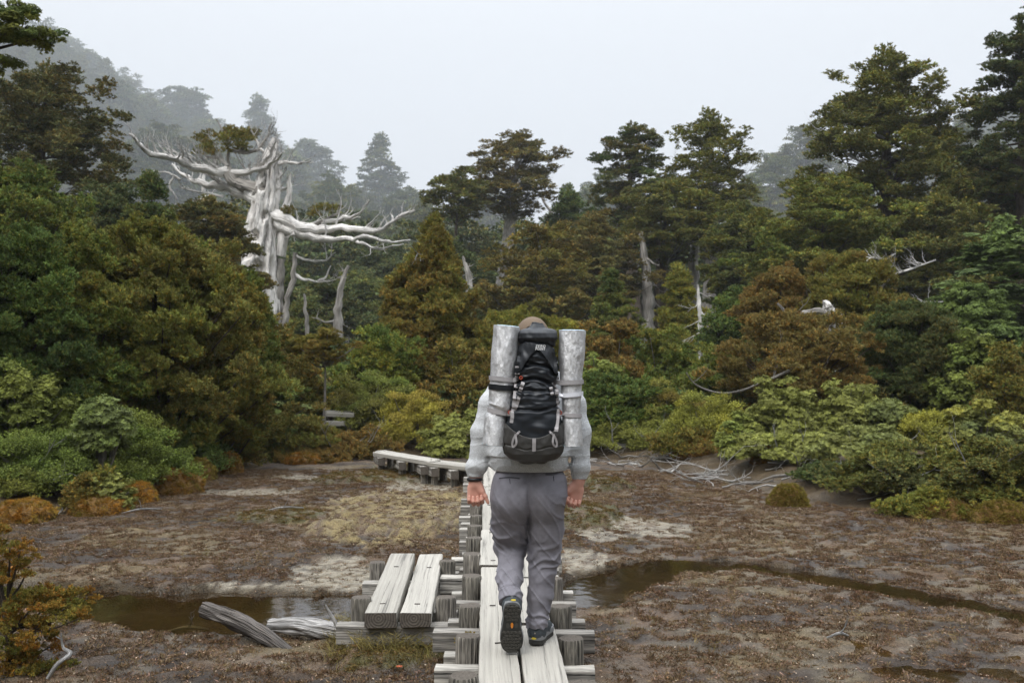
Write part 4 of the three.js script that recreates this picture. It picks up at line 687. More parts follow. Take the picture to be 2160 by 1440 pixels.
const beamTex = tex(512, 512, (u, v) => { const g = .45 * pn(u, v, 30, 3, 140) + .35 * pn(u, v, 80, 6, 141) + .2 * pn(u, v, 180, 20, 142), m = pfbm(u, v, 4, 4, 143), k = .1 + 1.15 * Math.pow(g, 1.6) + .35 * (m - .5) - (pn(u, v, 40, 2, 144) > .84 ? .22 : 0); return [k, k * .97, k * .92]; }); beamTex.repeat.set(2, 1.2);
const endTex = tex(256, 256, (u, v) => { const x = u - .47, y = v - .52, a = Math.atan2(y, x), r = Math.hypot(x, y) + .012 * (pn(u, v, 8, 8, 4) - .5); const k = .35 + .3 * (.5 + .5 * Math.sin(r * 150)) + .3 * (pfbm(u, v, 16, 3, 8) - .5) - (Math.abs(Math.sin(a * 3.5 + pn(u, v, 5, 5, 2))) < .05 && r > .1 ? .25 : 0); return [k, k * .94, k * .86]; });
plankTex.repeat.set(2, .4); plankBump.repeat.set(2, .4);
postTex.repeat.set(1, 1.6); postBump.repeat.set(1, 1.6);
const W = {
  plank: [mat(.44, .42, .38, .85, { map: plankTex, bumpMap: plankBump, bumpScale: .006 }), mat(.39, .372, .335, .85, { map: plankTex, bumpMap: plankBump, bumpScale: .006 }), mat(.47, .45, .41, .85, { map: plankTex, bumpMap: plankBump, bumpScale: .006 })],
  beam: [mat(.62, .6, .56, .9, { map: beamTex, bumpMap: plankBump, bumpScale: .004 }), mat(.46, .44, .41, .9, { map: beamTex, bumpMap: plankBump, bumpScale: .004 })],
  post: [mat(.55, .52, .48, .95, { map: postTex, bumpMap: postBump, bumpScale: .02 }), mat(.42, .4, .36, .95, { map: postTex, bumpMap: postBump, bumpScale: .02 })],
  end: mat(.2, .18, .16, .95, { map: endTex, bumpMap: endTex, bumpScale: .006 }), postEnd: mat(.26, .235, .21, .95, { map: endTex, bumpMap: endTex, bumpScale: .01 }), iron: mat(.05, .04, .035, .7, { metalness: .6 }),
};
// a sawn timber along -z from its own origin (top face at y = 0), w across, h deep: rounded edges, slight warp
function timber(w, h, l, e = .008, rough = .003) {
  const g = new Geo(), sec = [], hw = w / 2, sd = rr(0, 99), uo = rr(0, 3), vo = rr(0, 9);
  for (const [cx, cy, a0] of [[hw - e, -e, 0], [-hw + e, -e, 90], [-hw + e, -h + e, 180], [hw - e, -h + e, 270]]) for (let k = 0; k < 3; k++) { const a = (a0 + k * 45) * Math.PI / 180; sec.push([cx + e * Math.cos(a), cy + e * Math.sin(a), Math.cos(a), Math.sin(a)]); }
  sec.push(sec[0]); const n = Math.max(3, Math.round(l / .12)), per = [0]; for (let i = 1; i < sec.length; i++) per.push(per[i - 1] + Math.hypot(sec[i][0] - sec[i - 1][0], sec[i][1] - sec[i - 1][1]));
  const P0 = []; for (let j = 0; j <= n; j++) { const z = -l * j / n; sec.forEach(([x, y, nx, ny], i) => { const q = i % (sec.length - 1), f = rough * n3(x * 22 + sd, y * 22, z * 5) + rough * .8 * n3(sd + q * .7, z * 18, 2), sag = -.004 * Math.sin(Math.PI * j / n) * l * .4; P0.push([x + nx * f, y + ny * f + sag, z]); g.v(x + nx * f, y + ny * f + sag, z, nx, ny, 0, uo + per[i], vo + z); }); }
  const m = sec.length; for (let j = 0; j < n; j++) for (let i = 0; i < m - 1; i++) { const a = j * m + i; g.quad(a, a + m, a + m + 1, a + 1); }
  const side = g.i.length;
  for (const [j, s] of [[0, 1], [n, -1]]) { const c = g.v(0, -h / 2 + P0[j * m][1] * 0, -l * j / n, 0, 0, s, .5, .5), k = []; for (let i = 0; i < m; i++) { const q = P0[j * m + i]; k.push(g.v(q[0], q[1], q[2], 0, 0, s, .5 + q[0] * 2.6, .5 + (q[1] + h / 2) * 2.6)); } for (let i = 0; i < m - 1; i++) s > 0 ? g.tri(c, k[i], k[i + 1]) : g.tri(c, k[i + 1], k[i]); }
  const o = g.build(); o.addGroup(0, side, 0); o.addGroup(side, g.i.length - side, 1); o.computeVertexNormals(); const nn = o.attributes.normal; return o;
}
function postGeo(r, h) {
  const g = new Geo(), S = 26, sd = rr(0, 99), rows = [[0, 1], [.35, 1], [.7, 1], [.9, 1], [.965, .995], [.99, .965], [1, .92]], P0 = [], tilt = rr(-.04, .04);
  for (const [t, k] of rows) for (let s = 0; s <= S; s++) { const a = s % S / S * 6.2832, q = r * k * (1 + .05 * n3(Math.cos(a) * 1.3 + sd, Math.sin(a) * 1.3, 0) + .028 * n3(Math.cos(a) * 7, Math.sin(a) * 7 + sd, t * 1.2)), y = h * t + (t > .9 ? q * Math.cos(a) * tilt : 0); P0.push([Math.cos(a) * q, y, Math.sin(a) * q]); g.v(Math.cos(a) * q, y, Math.sin(a) * q, Math.cos(a), 0, Math.sin(a), s / S, t * h + sd); }
  for (let j = 0; j < rows.length - 1; j++) for (let s = 0; s < S; s++) { const a = j * (S + 1) + s; g.quad(a, a + S + 1, a + S + 2, a + 1); }
  const side = g.i.length, c = g.v(0, h * .997, 0, 0, 1, 0, .5, .5), k = []; for (let s = 0; s <= S; s++) { const q = P0[(rows.length - 1) * (S + 1) + s]; k.push(g.v(...q, 0, 1, 0, .5 + q[0] / r * .42, .5 + q[2] / r * .42)); } for (let s = 0; s < S; s++) g.tri(c, k[s + 1], k[s]);
  const o = g.build(); o.addGroup(0, side, 0); o.addGroup(side, g.i.length - side, 1); o.computeVertexNormals(); return o;
}
const posts = Array.from({ length: 5 }, () => [rr(.062, .072), 0]).map(([r]) => [r, postGeo(r, .55)]), beams = Array.from({ length: 4 }, (_, i) => timber(.115, .125, 1, .01, .005));
const pick = (a) => a[Math.floor(rnd() * a.length)];
const stapleGeo = new THREE.BoxGeometry(.036, .006, .005);
function post(o, x, top, z, s = 1) { const [r, g] = pick(posts), m = part('post', g, [pick(W.post), W.postEnd], o); m.position.set(x, top - .55, z); m.rotation.y = rr(0, 6); m.scale.set(s, 1, s); return m; }
function beam(o, x0, x1, top, z, dir = 0, h = 1) { const m = part('crossbeam', pick(beams), [pick(W.beam), W.end], o); m.position.set(x1, top, z); m.rotation.y = Math.PI / 2 + dir; m.scale.set(h, h, x1 - x0); return m; }
function plank(o, a, b, w, h, mi, staples = [.06, .94]) {   // top edge centre line a -> b
  const l = a.distanceTo(b), m = part('plank', timber(w, h, l), [W.plank[mi % 3], W.end], o); m.position.copy(a); m.lookAt(m.position.clone().multiplyScalar(2).sub(b).add(o.position)); m.position.copy(a);
  const dir = V().subVectors(b, a).normalize(); m.quaternion.setFromUnitVectors(V(0, 0, -1), dir);
  for (const t of staples) { const s = part('staple', stapleGeo, W.iron, m); s.position.set(rr(-.03, .03), .001, -l * t); s.rotation.y = rr(-.2, .2); }
  return m;
}
{
  // the path straight ahead
  const o = thing('boardwalk', 'weathered plank boardwalk running straight ahead under the hiker', 'boardwalk', V(0, 0, -3)), Z = (d) => -d + 3, cx = (d) => .055 - .026 * (d - 4.6), TOP = .34;
  const line = (off, d0, d1, w, mi, dy = 0, sk = 0, st) => plank(o, V(cx(d0) + off - sk, TOP + dy, Z(d0)), V(cx(d1) + off + sk, TOP + dy * .5, Z(d1)), w, .095, mi, st);
  line(-.112, 2.0, 4.18, .198, 1); line(-.112, 4.2, 7.28, .2, 0, 0, 0, [.1, .35, .62, .95]); line(-.122, 7.31, 8.93, .2, 2, .012, .004, [.1, .9]); line(-.115, 8.96, 12.2, .2, 1, 0, -.004, [.1, .5, .9]); line(-.11, 12.23, 14.9, .2, 0);
  line(.108, 2.4, 5.64, .205, 2, 0, 0, [.3, .6, .93]); line(.098, 5.66, 8.1, .2, 0, .012, .004, [.1, .5, .9]); line(.1, 8.13, 11.3, .2, 1, 0, 0, [.1, .5, .9]); line(.1, 11.33, 14.7, .2, 2);
  for (let i = 0; i < 15; i++) {
    const d = 3.72 + .745 * i + rr(-.04, .04), c = cx(d), top = .24, l = -.44 + rr(-.03, .04), r = .42 + rr(-.02, .05);
    beam(o, c + l - rr(-.03, .06), c + r + rr(-.04, .05), top - rr(.001, .012), Z(d), rr(-.05, .05), rr(.9, 1.02)).rotation.z = rr(-.03, .03); beam(o, c + l + rr(.0, .09), c + r - rr(.0, .09), top - rr(.003, .02), Z(d + .29), rr(-.05, .05), rr(.82, 1)).rotation.z = rr(-.03, .03);
    post(o, c - .285 + rr(-.008, .008), .355 + rr(-.03, .02), Z(d + .205)); post(o, c + .275 + rr(-.005, .012), .345 + rr(-.03, .02), Z(d + .205));
  }
}
{
  // the platform beside it
  const o = thing('plank_platform', 'short platform of two thick planks beside the boardwalk', 'platform', V(-.8, 0, -6.2)), q = (x, y, d) => V(x + .8, y, 6.2 - d);
  plank(o, q(-.815, .282, 6.16), q(-.895, .282, 8.15), .2, .09, 1, [.12, .72]); plank(o, q(-.597, .282, 6.16), q(-.66, .282, 8.1), .19, .088, 2, [.12, .72]);
  for (const [d, x0, x1] of [[6.26, -1.1, -.34], [6.62, -1.06, -.36], [7.5, -1.12, -.4], [7.84, -1.1, -.42]]) { const b = beam(o, x0 + .8, x1 + .8, .19, 6.2 - d, rr(-.02, .02)); }
  for (const [x, d, t] of [[-.98, 6.47, .31], [-.43, 6.47, .31], [-1.04, 7.69, .30], [-.5, 7.69, .31]]) post(o, x + .8, t, 6.2 - d, .98);
  for (const x of [-.99, -.4]) { const m = post(o, x + .8, .066, -.06, 1); }
}
{
  // beyond the clearing the path turns left
  const o = thing('boardwalk', 'far leg of the boardwalk bending left towards the bushes', 'boardwalk', V(-1.6, 0, -16.2)), b = o.position, q = (px, py, y) => onGround(px, py, y).sub(V(b.x, 0, b.z)).setY(y);
  const A = q(1015, 984, .34), B = q(912, 972, .36), E = q(800, 951, .40), side = (v, t) => v.clone().add(V(.0, 0, t));
  plank(o, side(A, .11), side(B, .11), .2, .065, 1); plank(o, side(A, -.14), side(B, -.14), .2, .065, 0); plank(o, side(B, .14).add(V(.05, .01, 0)), side(E, .14), .2, .065, 2); plank(o, side(B, -.12).add(V(.05, .01, 0)), side(E, -.12), .2, .065, 0);
  for (const t of [.1, .5, .9]) for (const [s, e] of [[A, B], [B, E]]) { const p = s.clone().lerp(e, t), dir = Math.atan2(-(e.z - s.z), e.x - s.x), m = beam(o, p.x - .45, p.x + .45, p.y - .07, p.z, 0); m.position.copy(p).add(V(0, -.07, .48)); m.position.z -= .14; m.rotation.y = .25; m.scale.z = .66; post(o, p.x - .02, p.y - .075, p.z + .2, .85); post(o, p.x + .08, p.y - .075, p.z - .2, .85); }
}
{
  const o = thing('boardwalk', 'bit of pale boardwalk half hidden in the bushes at the back', 'boardwalk', V(-4.1, 0, -23)), q = (px, py, d) => at(px, py, d).sub(o.position);
  plank(o, q(686, 869, 20.9), q(748, 871, 20.9), .22, .09, 2, []); plank(o, q(684, 865, 21.3), q(744, 867, 21.3), .22, .09, 0, []); plank(o, q(688, 888, 20.7), q(728, 888, 20.7), .16, .1, 1, []);
  for (const px of [695, 735]) { const p = q(px, 872, 21.0), h = land(p.x + o.position.x, p.z + o.position.z); post(o, p.x, p.y - .02, p.z - .05); post(o, p.x, p.y - .5, p.z - .05); }
}

// ---------- smooth shapes from distances ----------
function nets(f, lo, hi, cell) {
  const nx = Math.ceil((hi.x - lo.x) / cell) + 1, ny = Math.ceil((hi.y - lo.y) / cell) + 1, nz = Math.ceil((hi.z - lo.z) / cell) + 1, F = new Float32Array(nx * ny * nz), id = (i, j, k) => (k * ny + j) * nx + i;
  for (let k = 0; k < nz; k++) for (let j = 0; j < ny; j++) for (let i = 0; i < nx; i++) F[id(i, j, k)] = f(lo.x + i * cell, lo.y + j * cell, lo.z + k * cell);
  const vid = new Int32Array(nx * ny * nz).fill(-1), p = [], n = [], uv = [], idx = [];
  for (let k = 0; k < nz - 1; k++) for (let j = 0; j < ny - 1; j++) for (let i = 0; i < nx - 1; i++) {
    let m = 0, c = 0, x = 0, y = 0, z = 0; const v = []; for (let q = 0; q < 8; q++) { const t = F[id(i + (q & 1), j + (q >> 1 & 1), k + (q >> 2))]; v.push(t); if (t < 0) m |= 1 << q; }
    if (m === 0 || m === 255) continue;
    for (let a = 0; a < 8; a++) for (let ax = 1; ax < 8; ax <<= 1) if (!(a & ax)) { const b = a | ax; if ((v[a] < 0) !== (v[b] < 0)) { const t = v[a] / (v[a] - v[b]); x += (a & 1) + (ax === 1 ? t : 0); y += (a >> 1 & 1) + (ax === 2 ? t : 0); z += (a >> 2) + (ax === 4 ? t : 0); c++; } }
    vid[id(i, j, k)] = p.length / 3; const X = lo.x + (i + x / c) * cell, Y = lo.y + (j + y / c) * cell, Z = lo.z + (k + z / c) * cell; p.push(X, Y, Z);
    const e = cell * .6, g = V(f(X + e, Y, Z) - f(X - e, Y, Z), f(X, Y + e, Z) - f(X, Y - e, Z), f(X, Y, Z + e) - f(X, Y, Z - e)).normalize(); n.push(g.x, g.y, g.z); uv.push(X + Z * .7, Y);
  }
  for (let k = 1; k < nz - 1; k++) for (let j = 1; j < ny - 1; j++) for (let i = 1; i < nx - 1; i++) {
    const s = F[id(i, j, k)] < 0;
    const q = (o, a, b, c, d) => { if (s !== (F[o] < 0)) { const w = [a, b, c, d].map((t) => vid[t]); if (w.some((t) => t < 0)) return; s ? idx.push(w[0], w[1], w[2], w[0], w[2], w[3]) : idx.push(w[0], w[2], w[1], w[0], w[3], w[2]); } };
    q(id(i + 1, j, k), id(i, j - 1, k - 1), id(i, j, k - 1), id(i, j, k), id(i, j - 1, k));
    q(id(i, j + 1, k), id(i - 1, j, k - 1), id(i - 1, j, k), id(i, j, k), id(i, j, k - 1));
    q(id(i, j, k + 1), id(i - 1, j - 1, k), id(i, j - 1, k), id(i, j, k), id(i - 1, j, k));
  }
  const g = new THREE.BufferGeometry(); g.setAttribute('position', new THREE.Float32BufferAttribute(p, 3)); g.setAttribute('normal', new THREE.Float32BufferAttribute(n, 3)); g.setAttribute('uv', new THREE.Float32BufferAttribute(uv, 2)); g.setIndex(idx); return g;
}
const smin = (a, b, k) => { const h = clamp(.5 + .5 * (b - a) / k); return lerp(b, a, h) - k * h * (1 - h); };
// a bone: tapered capsule a -> b
const bone = (a, b, ra, rb) => { const dx = b[0] - a[0], dy = b[1] - a[1], dz = b[2] - a[2], L = dx * dx + dy * dy + dz * dz + 1e-9; return (x, y, z) => { const t = clamp(((x - a[0]) * dx + (y - a[1]) * dy + (z - a[2]) * dz) / L); return Math.hypot(x - a[0] - dx * t, y - a[1] - dy * t, z - a[2] - dz * t) - lerp(ra, rb, t); }; };
const ball = (c, r) => (x, y, z) => { const k = Math.hypot((x - c[0]) / r[0], (y - c[1]) / r[1], (z - c[2]) / r[2]); return (k - 1) * Math.min(...r); };
const join = (k, ...fs) => (x, y, z) => { let d = fs[0](x, y, z); for (let i = 1; i < fs.length; i++) d = smin(d, fs[i](x, y, z), k); return d; };
const B3 = (g) => { g.computeBoundingBox(); return g.boundingBox; };

// ---------- the hiker ----------
const O = V(.1, .34, -5.25);            // on the planks between the feet; the figure below is laid out in the scene's own metres and moved to it
const local = (g) => g.translate(-O.x, -O.y, -O.z);
const J = { neck: [.11, 1.8, -5.37], head: [.112, 1.955, -5.43], shL: [-.05, 1.705, -5.3], shR: [.275, 1.705, -5.3], elL: [-.158, 1.455, -5.25], elR: [.358, 1.455, -5.25], wrL: [-.196, 1.232, -5.24], wrR: [.362, 1.228, -5.24], hipL: [.012, 1.14, -5.22], hipR: [.168, 1.14, -5.22], knL: [-.004, .835, -5.40], anL: [-.002, .60, -5.10], knR: [.168, .80, -5.29], anR: [.128, .43, -5.28] };
// one hand: s = 1 with the thumb at +x; the palm looks back at the camera and the fingers curl up towards it
function handBones(w, s, tilt, open) {
  const R = (x, y, z) => { const c = Math.cos(tilt), q = Math.sin(tilt); x *= s; return [w[0] + x * c - y * q, w[1] + x * q + y * c, w[2] + z]; }, fs = [], tips = [];
  const palm = [bone(R(0, .02, 0), R(0, -.02, .0), .027, .026), bone(R(-.022, -.03, 0), R(-.03, -.082, .002), .019, .015), bone(R(-.004, -.03, 0), R(-.008, -.088, .002), .019, .0155), bone(R(.014, -.03, 0), R(.014, -.086, .002), .019, .0155), bone(R(.022, -.03, 0), R(.033, -.08, .002), .018, .014), bone(R(.02, -.022, .006), R(.036, -.052, .014), .02, .017)];
  const fingers = [[-.034, -.084, .0095, .78], [-.012, -.091, .0102, .95], [.012, -.09, .0104, 1], [.034, -.083, .01, .92]];   // little, ring, middle, index
  const chains = fingers.map(([x, y, r, l], i) => {
    const c = open + i * .04, p0 = R(x, y, .002), p1 = R(x * 1.02, y - .026 * l * (1 + c * .3), .026 * l), p2 = R(x * .97, y - .006 * l - c * .012, .05 * l), p3 = R(x * .93, y + .016 * l - c * .02, .046 * l);
    return [bone(p0, p1, r * 1.08, r), bone(p1, p2, r, r * .92), bone(p2, p3, r * .92, r * .78)];
  });
  const t0 = R(.034, -.05, .014), t1 = R(.052, -.078, .02), t2 = R(.064, -.112, .022); chains.push([bone(t0, t1, .0135, .0115), bone(t1, t2, .0112, .0085)]);
  const P = join(.014, ...palm), cs = chains.map((c) => join(.004, ...c));
  return (x, y, z) => { let d = P(x, y, z); for (const c of cs) d = smin(d, c(x, y, z), .006); return d; };
}
const skin = mat(.66, .35, .27, .55, { specularIntensity: .4 });
const person = thing('person', 'hiker in grey sweater and grey trousers walking away with a backpack', 'person', O);
{
  const handL = join(.02, handBones([-.196, 1.2, -5.235], 1, .06, .0), bone(J.elL, [-.196, 1.2, -5.235], .04, .027)), handR = join(.02, handBones([.348, 1.192, -5.235], -1, -.3, .6), bone(J.elR, [.35, 1.2, -5.235], .04, .027));
  const [hx, hy, hz] = J.head;
  const head = join(.03, ball([hx, hy, hz], [.078, .105, .098]), ball([hx, hy - .06, hz - .03], [.058, .07, .062]), bone([hx, hy - .05, hz + .02], [J.neck[0], 1.74, -5.33], .056, .062));
  const face = (x, y, z) => { let d = smin(head(x, y, z), Math.min(ball([hx, hy - .028, hz - .098], [.014, .026, .02])(x, y, z), Math.min(ball([hx - .08, hy - .01, hz + .005], [.012, .032, .02])(x, y, z), ball([hx + .08, hy - .01, hz + .005], [.012, .032, .02])(x, y, z))), .012); for (const e of [-.03, .03]) d = Math.max(d, -ball([hx + e, hy + .002, hz - .097], [.016, .009, .012])(x, y, z)); return Math.max(d, -ball([hx, hy - .072, hz - .098], [.024, .004, .014])(x, y, z)); };
  const trunk = join(.06, bone([.1, 1.62, -5.29], [.09, 1.25, -5.24], .12, .12), bone(J.shL, J.shR, .06, .06), bone(J.shL, J.elL, .05, .04), bone(J.shR, J.elR, .05, .04), bone(J.hipL, J.knL, .078, .055), bone(J.hipR, J.knR, .078, .055), bone(J.knL, J.anL, .052, .036), bone(J.knR, J.anR, .052, .036), bone([.11, 1.7, -5.32], J.neck, .07, .06), bone(J.elL, [-.19, 1.26, -5.242], .04, .03), bone(J.elR, [.357, 1.26, -5.242], .04, .03));
  const g = mergeGeometries([nets(trunk, V(-.3, .4, -5.55), V(.48, 1.86, -5.0), .014), nets((x, y, z) => Math.max(handL(x, y, z), y - 1.275), V(-.28, 1.04, -5.31), V(-.1, 1.29, -5.13), .0032), nets((x, y, z) => Math.max(handR(x, y, z), y - 1.275), V(.23, 1.03, -5.31), V(.44, 1.29, -5.13), .0032), nets((x, y, z) => Math.max(face(x, y, z), 1.76 - y), V(.0, 1.74, -5.58), V(.23, 2.09, -5.27), .0045)]);
  part('body', local(g), skin, person);
  // hair at the nape, under the cap
  const hair = (x, y, z) => { const d = ball([hx, hy + .002, hz + .012], [.083, .108, .1])(x, y, z) - .003 * n3(x * 90, y * 40, z * 90); return Math.max(d, hy - .075 - y, -(z - (hz - .005)) - (y - hy) * .6 - .012); };
  part('hair', local(nets(hair, V(.0, 1.84, -5.56), V(.23, 2.08, -5.27), .005)), mat(.03, .02, .014, .7), person);
  // cap
  const capTex = tex(128, 128, (u, v) => .75 + .25 * (.5 + .5 * Math.sin((u + v) * 400)) * pn(u, v, 64, 64, 4)); capTex.repeat.set(6, 6);
  const capM = mat(.2, .145, .1, .95, { map: capTex }), cap = thing('tmp'); scene.remove(cap); cap.name = 'cap'; person.add(cap); cap.userData = {};
  const crown = (x, y, z) => { let d = ball([hx, hy + .01, hz + .004], [.094, .112, .11])(x, y, z); d = Math.abs(d + .004) - .004; d = Math.max(d, hy + .02 - y + (z - hz) * -.12); const arch = Math.hypot((x - hx) / .05, (y - (hy + .018)) / .05) - 1; return z > hz ? Math.max(d, -arch * .05) : d; };
  part('crown', local(nets(crown, V(.0, 1.93, -5.57), V(.23, 2.09, -5.29), .0042)), capM, cap);
  const brim = (x, y, z) => { const u = (x - hx) / .085, w = (z - (hz - .085)) / .11; const yy = hy + .028 - .25 * (x - hx) * (x - hx) * 8 + (z - hz + .09) * .12; return Math.max(Math.abs(y - yy) - .0035, (Math.hypot(u, w) - 1) * .08, z - (hz - .07)); };
  part('brim', local(nets(brim, V(.0, 1.9, -5.66), V(.23, 2.03, -5.45), .005)), capM, cap);
  const strap = new Geo(); strap.tube(Array.from({ length: 9 }, (_, i) => { const a = (i / 8 - .5) * 1.1; return V(hx + Math.sin(a) * .092, hy + .022, hz + .004 + Math.cos(a) * .107); }), Array(9).fill(.006), 5); part('strap', local(strap.build()), capM, cap);

  // sweater
  const heather = tex(256, 256, (u, v) => .78 + .3 * (pn(u, v, 128, 128, 3) - .5) + .3 * (pn(u, v, 64, 64, 8) - .5)); heather.repeat.set(7, 7);
  const knit = tex(256, 256, (u, v) => .5 + .25 * Math.sin(u * 6.2832 * 32) * Math.sin(v * 6.2832 * 32) + .5 * (pn(u, v, 64, 64, 5) - .5)); knit.repeat.set(5, 5);
  const wool = mat(.72, .735, .75, 1, { map: heather, bumpMap: knit, bumpScale: .002, sheen: .4, sheenColor: new THREE.Color(.5, .5, .5), sheenRoughness: .6 });
  const body = join(.09, ball([.1, 1.6, -5.29], [.175, .17, .125]), ball([.095, 1.42, -5.24], [.185, .2, .13]), ball([.09, 1.3, -5.225], [.19, .12, .135]), bone([.03, 1.735, -5.31], [.185, 1.735, -5.31], .055, .055));
  const armL = join(.03, bone(J.shL, [-.108, 1.6, -5.27], .064, .064), bone([-.108, 1.6, -5.27], [-.158, 1.455, -5.25], .062, .056), bone([-.158, 1.455, -5.25], [-.182, 1.3, -5.24], .054, .046), ball([-.185, 1.28, -5.24], [.043, .02, .043]), bone([-.192, 1.27, -5.24], [-.196, 1.238, -5.24], .041, .04));
  const armR = join(.03, bone(J.shR, [.322, 1.6, -5.27], .064, .064), bone([.322, 1.6, -5.27], J.elR, .062, .055), bone(J.elR, [.364, 1.3, -5.24], .054, .045), ball([.364, 1.274, -5.24], [.042, .022, .042]), bone([.362, 1.26, -5.24], [.357, 1.224, -5.24], .04, .04));
  const sw = (x, y, z) => {
    const arms = Math.min(armL(x, y, z), armR(x, y, z)), t = body(x, y, z); let d = smin(t, arms, .045);
    d -= .0028 * n3(x * 6, y * 9, z * 6) + .0022 * Math.pow(1 - Math.abs(n3(x * 5 + y * 7, y * 11 - x * 6, z * 5)), 4);
    const onArm = arms < t - .01;
    if (!onArm) { if (y < 1.335) d += .007 - .0025 * Math.abs(Math.sin(Math.atan2(x - .09, z + 5.23) * 60)); d = Math.max(d, 1.262 + .02 * ((z + 5.1) * 2) - y); } else { const cut = x < .1 ? 1.226 : 1.214; if (y < 1.262) d -= .0015 * Math.abs(Math.sin(Math.atan2(x - (x < .1 ? -.196 : .36), z + 5.24) * 16)); d = Math.max(d, cut - y); }
    return d;
  };
  part('sweater', local(nets(sw, V(-.28, 1.19, -5.5), V(.46, 1.83, -5.04), .0065)), wool, person);
  const band = new THREE.TorusGeometry(.0325, .009, 8, 28).rotateX(Math.PI / 2); band.scale(1, 1.1, 1); band.translate(-.197, 1.213, -5.236); part('watch_strap', local(band), mat(.012, .012, .013, .5), person);

  // trousers
  const twill = tex(256, 256, (u, v) => .8 + .25 * (pfbm(u, v, 8, 5, 3) - .5) * 2 + .06 * Math.sin((u * 2 + v) * 6.2832 * 64)); twill.repeat.set(3, 3);
  const cloth = mat(.27, .26, .295, .9, { map: twill, bumpMap: twill, bumpScale: .0015, sheen: .5, sheenColor: new THREE.Color(.35, .35, .4), sheenRoughness: .5 });
  const hip = ball([.092, 1.185, -5.23], [.198, .15, .142]), seat = join(.03, ball([.025, 1.12, -5.17], [.1, .1, .095]), ball([.16, 1.12, -5.17], [.1, .1, .095]));
  const legL = join(.03, bone([.0, 1.1, -5.22], [-.004, .96, -5.31], .108, .1), bone([-.004, .96, -5.31], J.knL, .1, .09), bone(J.knL, [-.012, .7, -5.21], .084, .064), bone([-.012, .7, -5.21], [-.006, .605, -5.1], .062, .055));
  const legR = join(.03, bone([.175, 1.1, -5.22], [.178, .95, -5.26], .104, .092), bone([.178, .95, -5.26], [.175, .8, -5.29], .09, .08), bone(J.knR, [.15, .6, -5.28], .08, .064), bone([.15, .6, -5.28], [.13, .43, -5.275], .063, .052));
  const fold = (x, y, z, y0, w, seedk, ang) => { const e = Math.exp(-Math.pow((y - y0) / w, 2)); return e * Math.pow(.5 + .5 * Math.sin((y * 1.0 + x * ang + .035 * n3(x * 7, y * 7 + seedk, z * 7)) * 105 + seedk), 2); };
  const tr = (x, y, z) => {
    const l = legL(x, y, z), r = legR(x, y, z), legs = smin(l, r, .012), t = smin(hip(x, y, z), seat(x, y, z), .05); let d = smin(t, legs, .05);
    const left = l < r, wr = .006 * n3(x * 5 + 3, y * 6, z * 5) + .006 * Math.pow(1 - Math.abs(n3(x * 4 + y * 3, y * 7 + x * 9, z * 4)), 5) - .002;
    d -= wr * sstep(1.22, 1.05, y);
    d -= left ? .011 * fold(x, y, z, .9, .09, 1, .3) + .008 * fold(x, y, z, .68, .06, 5, -.4) : .009 * fold(x, y, z, .8, .09, 2, -.5) + .009 * fold(x, y, z, .5, .07, 4, .5);
    const mid = Math.abs(x - .085 - .004 * n3(0, y * 8, 0)); if (y < 1.22 && z > -5.25) d += .012 * Math.exp(-mid * mid / .00012) * sstep(1.22, 1.12, y);   // seat seam
    if (y < .52 && !left) { const c = .478 + .01 * n3(x * 20, 0, z * 20); d -= y < c ? .005 : 0; d = Math.max(d, .428 + .012 * n3(x * 25, 1, z * 25) - y); }
    if (left && y < .75) { const q = (x + .004) * -.01 + (y - .605) * .68 + (z + 5.1) * -.74; d -= q < .045 && q > -.02 ? .006 : 0; d = Math.max(d, -q - .012); }
    return Math.max(d, y - 1.31);
  };
  part('trousers', local(nets(tr, V(-.16, .4, -5.56), V(.33, 1.33, -4.98), .0062)), cloth, person);
  const zOf = (f, x, y, z0 = -4.9) => { let z = z0; for (let k = 0; k < 60; k++) { const d = f(x, y, z); if (d < .0008) break; z -= Math.max(.001, d * .7); if (z < -5.5) break; } return z; };
  const sx = (px, py, s = 412) => [(px - 1080) / s, EYE - (py - HORIZON) / s];
  for (const pts of [[[1053, 1011], [1075, 1007], [1096, 1009]], [[1151, 1001], [1168, 1002], [1183, 999]]]) {
    const g = new Geo(), c = curve(pts.map(([a, b]) => { const [x, y] = sx(a, b); return V(x, y, zOf(tr, x, y) + .001); }), 9); g.tube(c, Array(9).fill(.0035), 6); part('back_pocket', local(g.build()), mat(.09, .088, .1, .9), person);
    const g2 = new Geo(), m = c[4], q = []; for (let i = 0; i < 5; i++) { const x = m.x + .002 * i * .3, y = m.y - .008 - .006 * i; q.push(V(x, y, zOf(tr, x, y) + .0005)); } g2.tube(q, Array(5).fill(.0018), 5); part('pocket_button_tab', local(g2.build()), mat(.02, .02, .024, .9), person);
  }

  // shoes: heel at the origin, toe towards -z
  const outline = (k) => { const s = new THREE.Shape(), pts = [[-.034, -.03], [-.034, -.07], [-.034, -.12], [-.042, -.17], [-.048, -.205], [-.042, -.245], [-.022, -.27], [.008, -.276], [.034, -.262], [.047, -.23], [.049, -.19], [.042, -.14], [.036, -.09], [.036, -.04], [.026, -.008], [0, 0], [-.022, -.008]]; const c = new THREE.CatmullRomCurve3(pts.map(([x, z]) => V(x * k * 1.12, 0, z)), true).getPoints(60); s.moveTo(c[0].x, c[0].z); c.slice(1).forEach((p) => s.lineTo(p.x, p.z)); return s; };
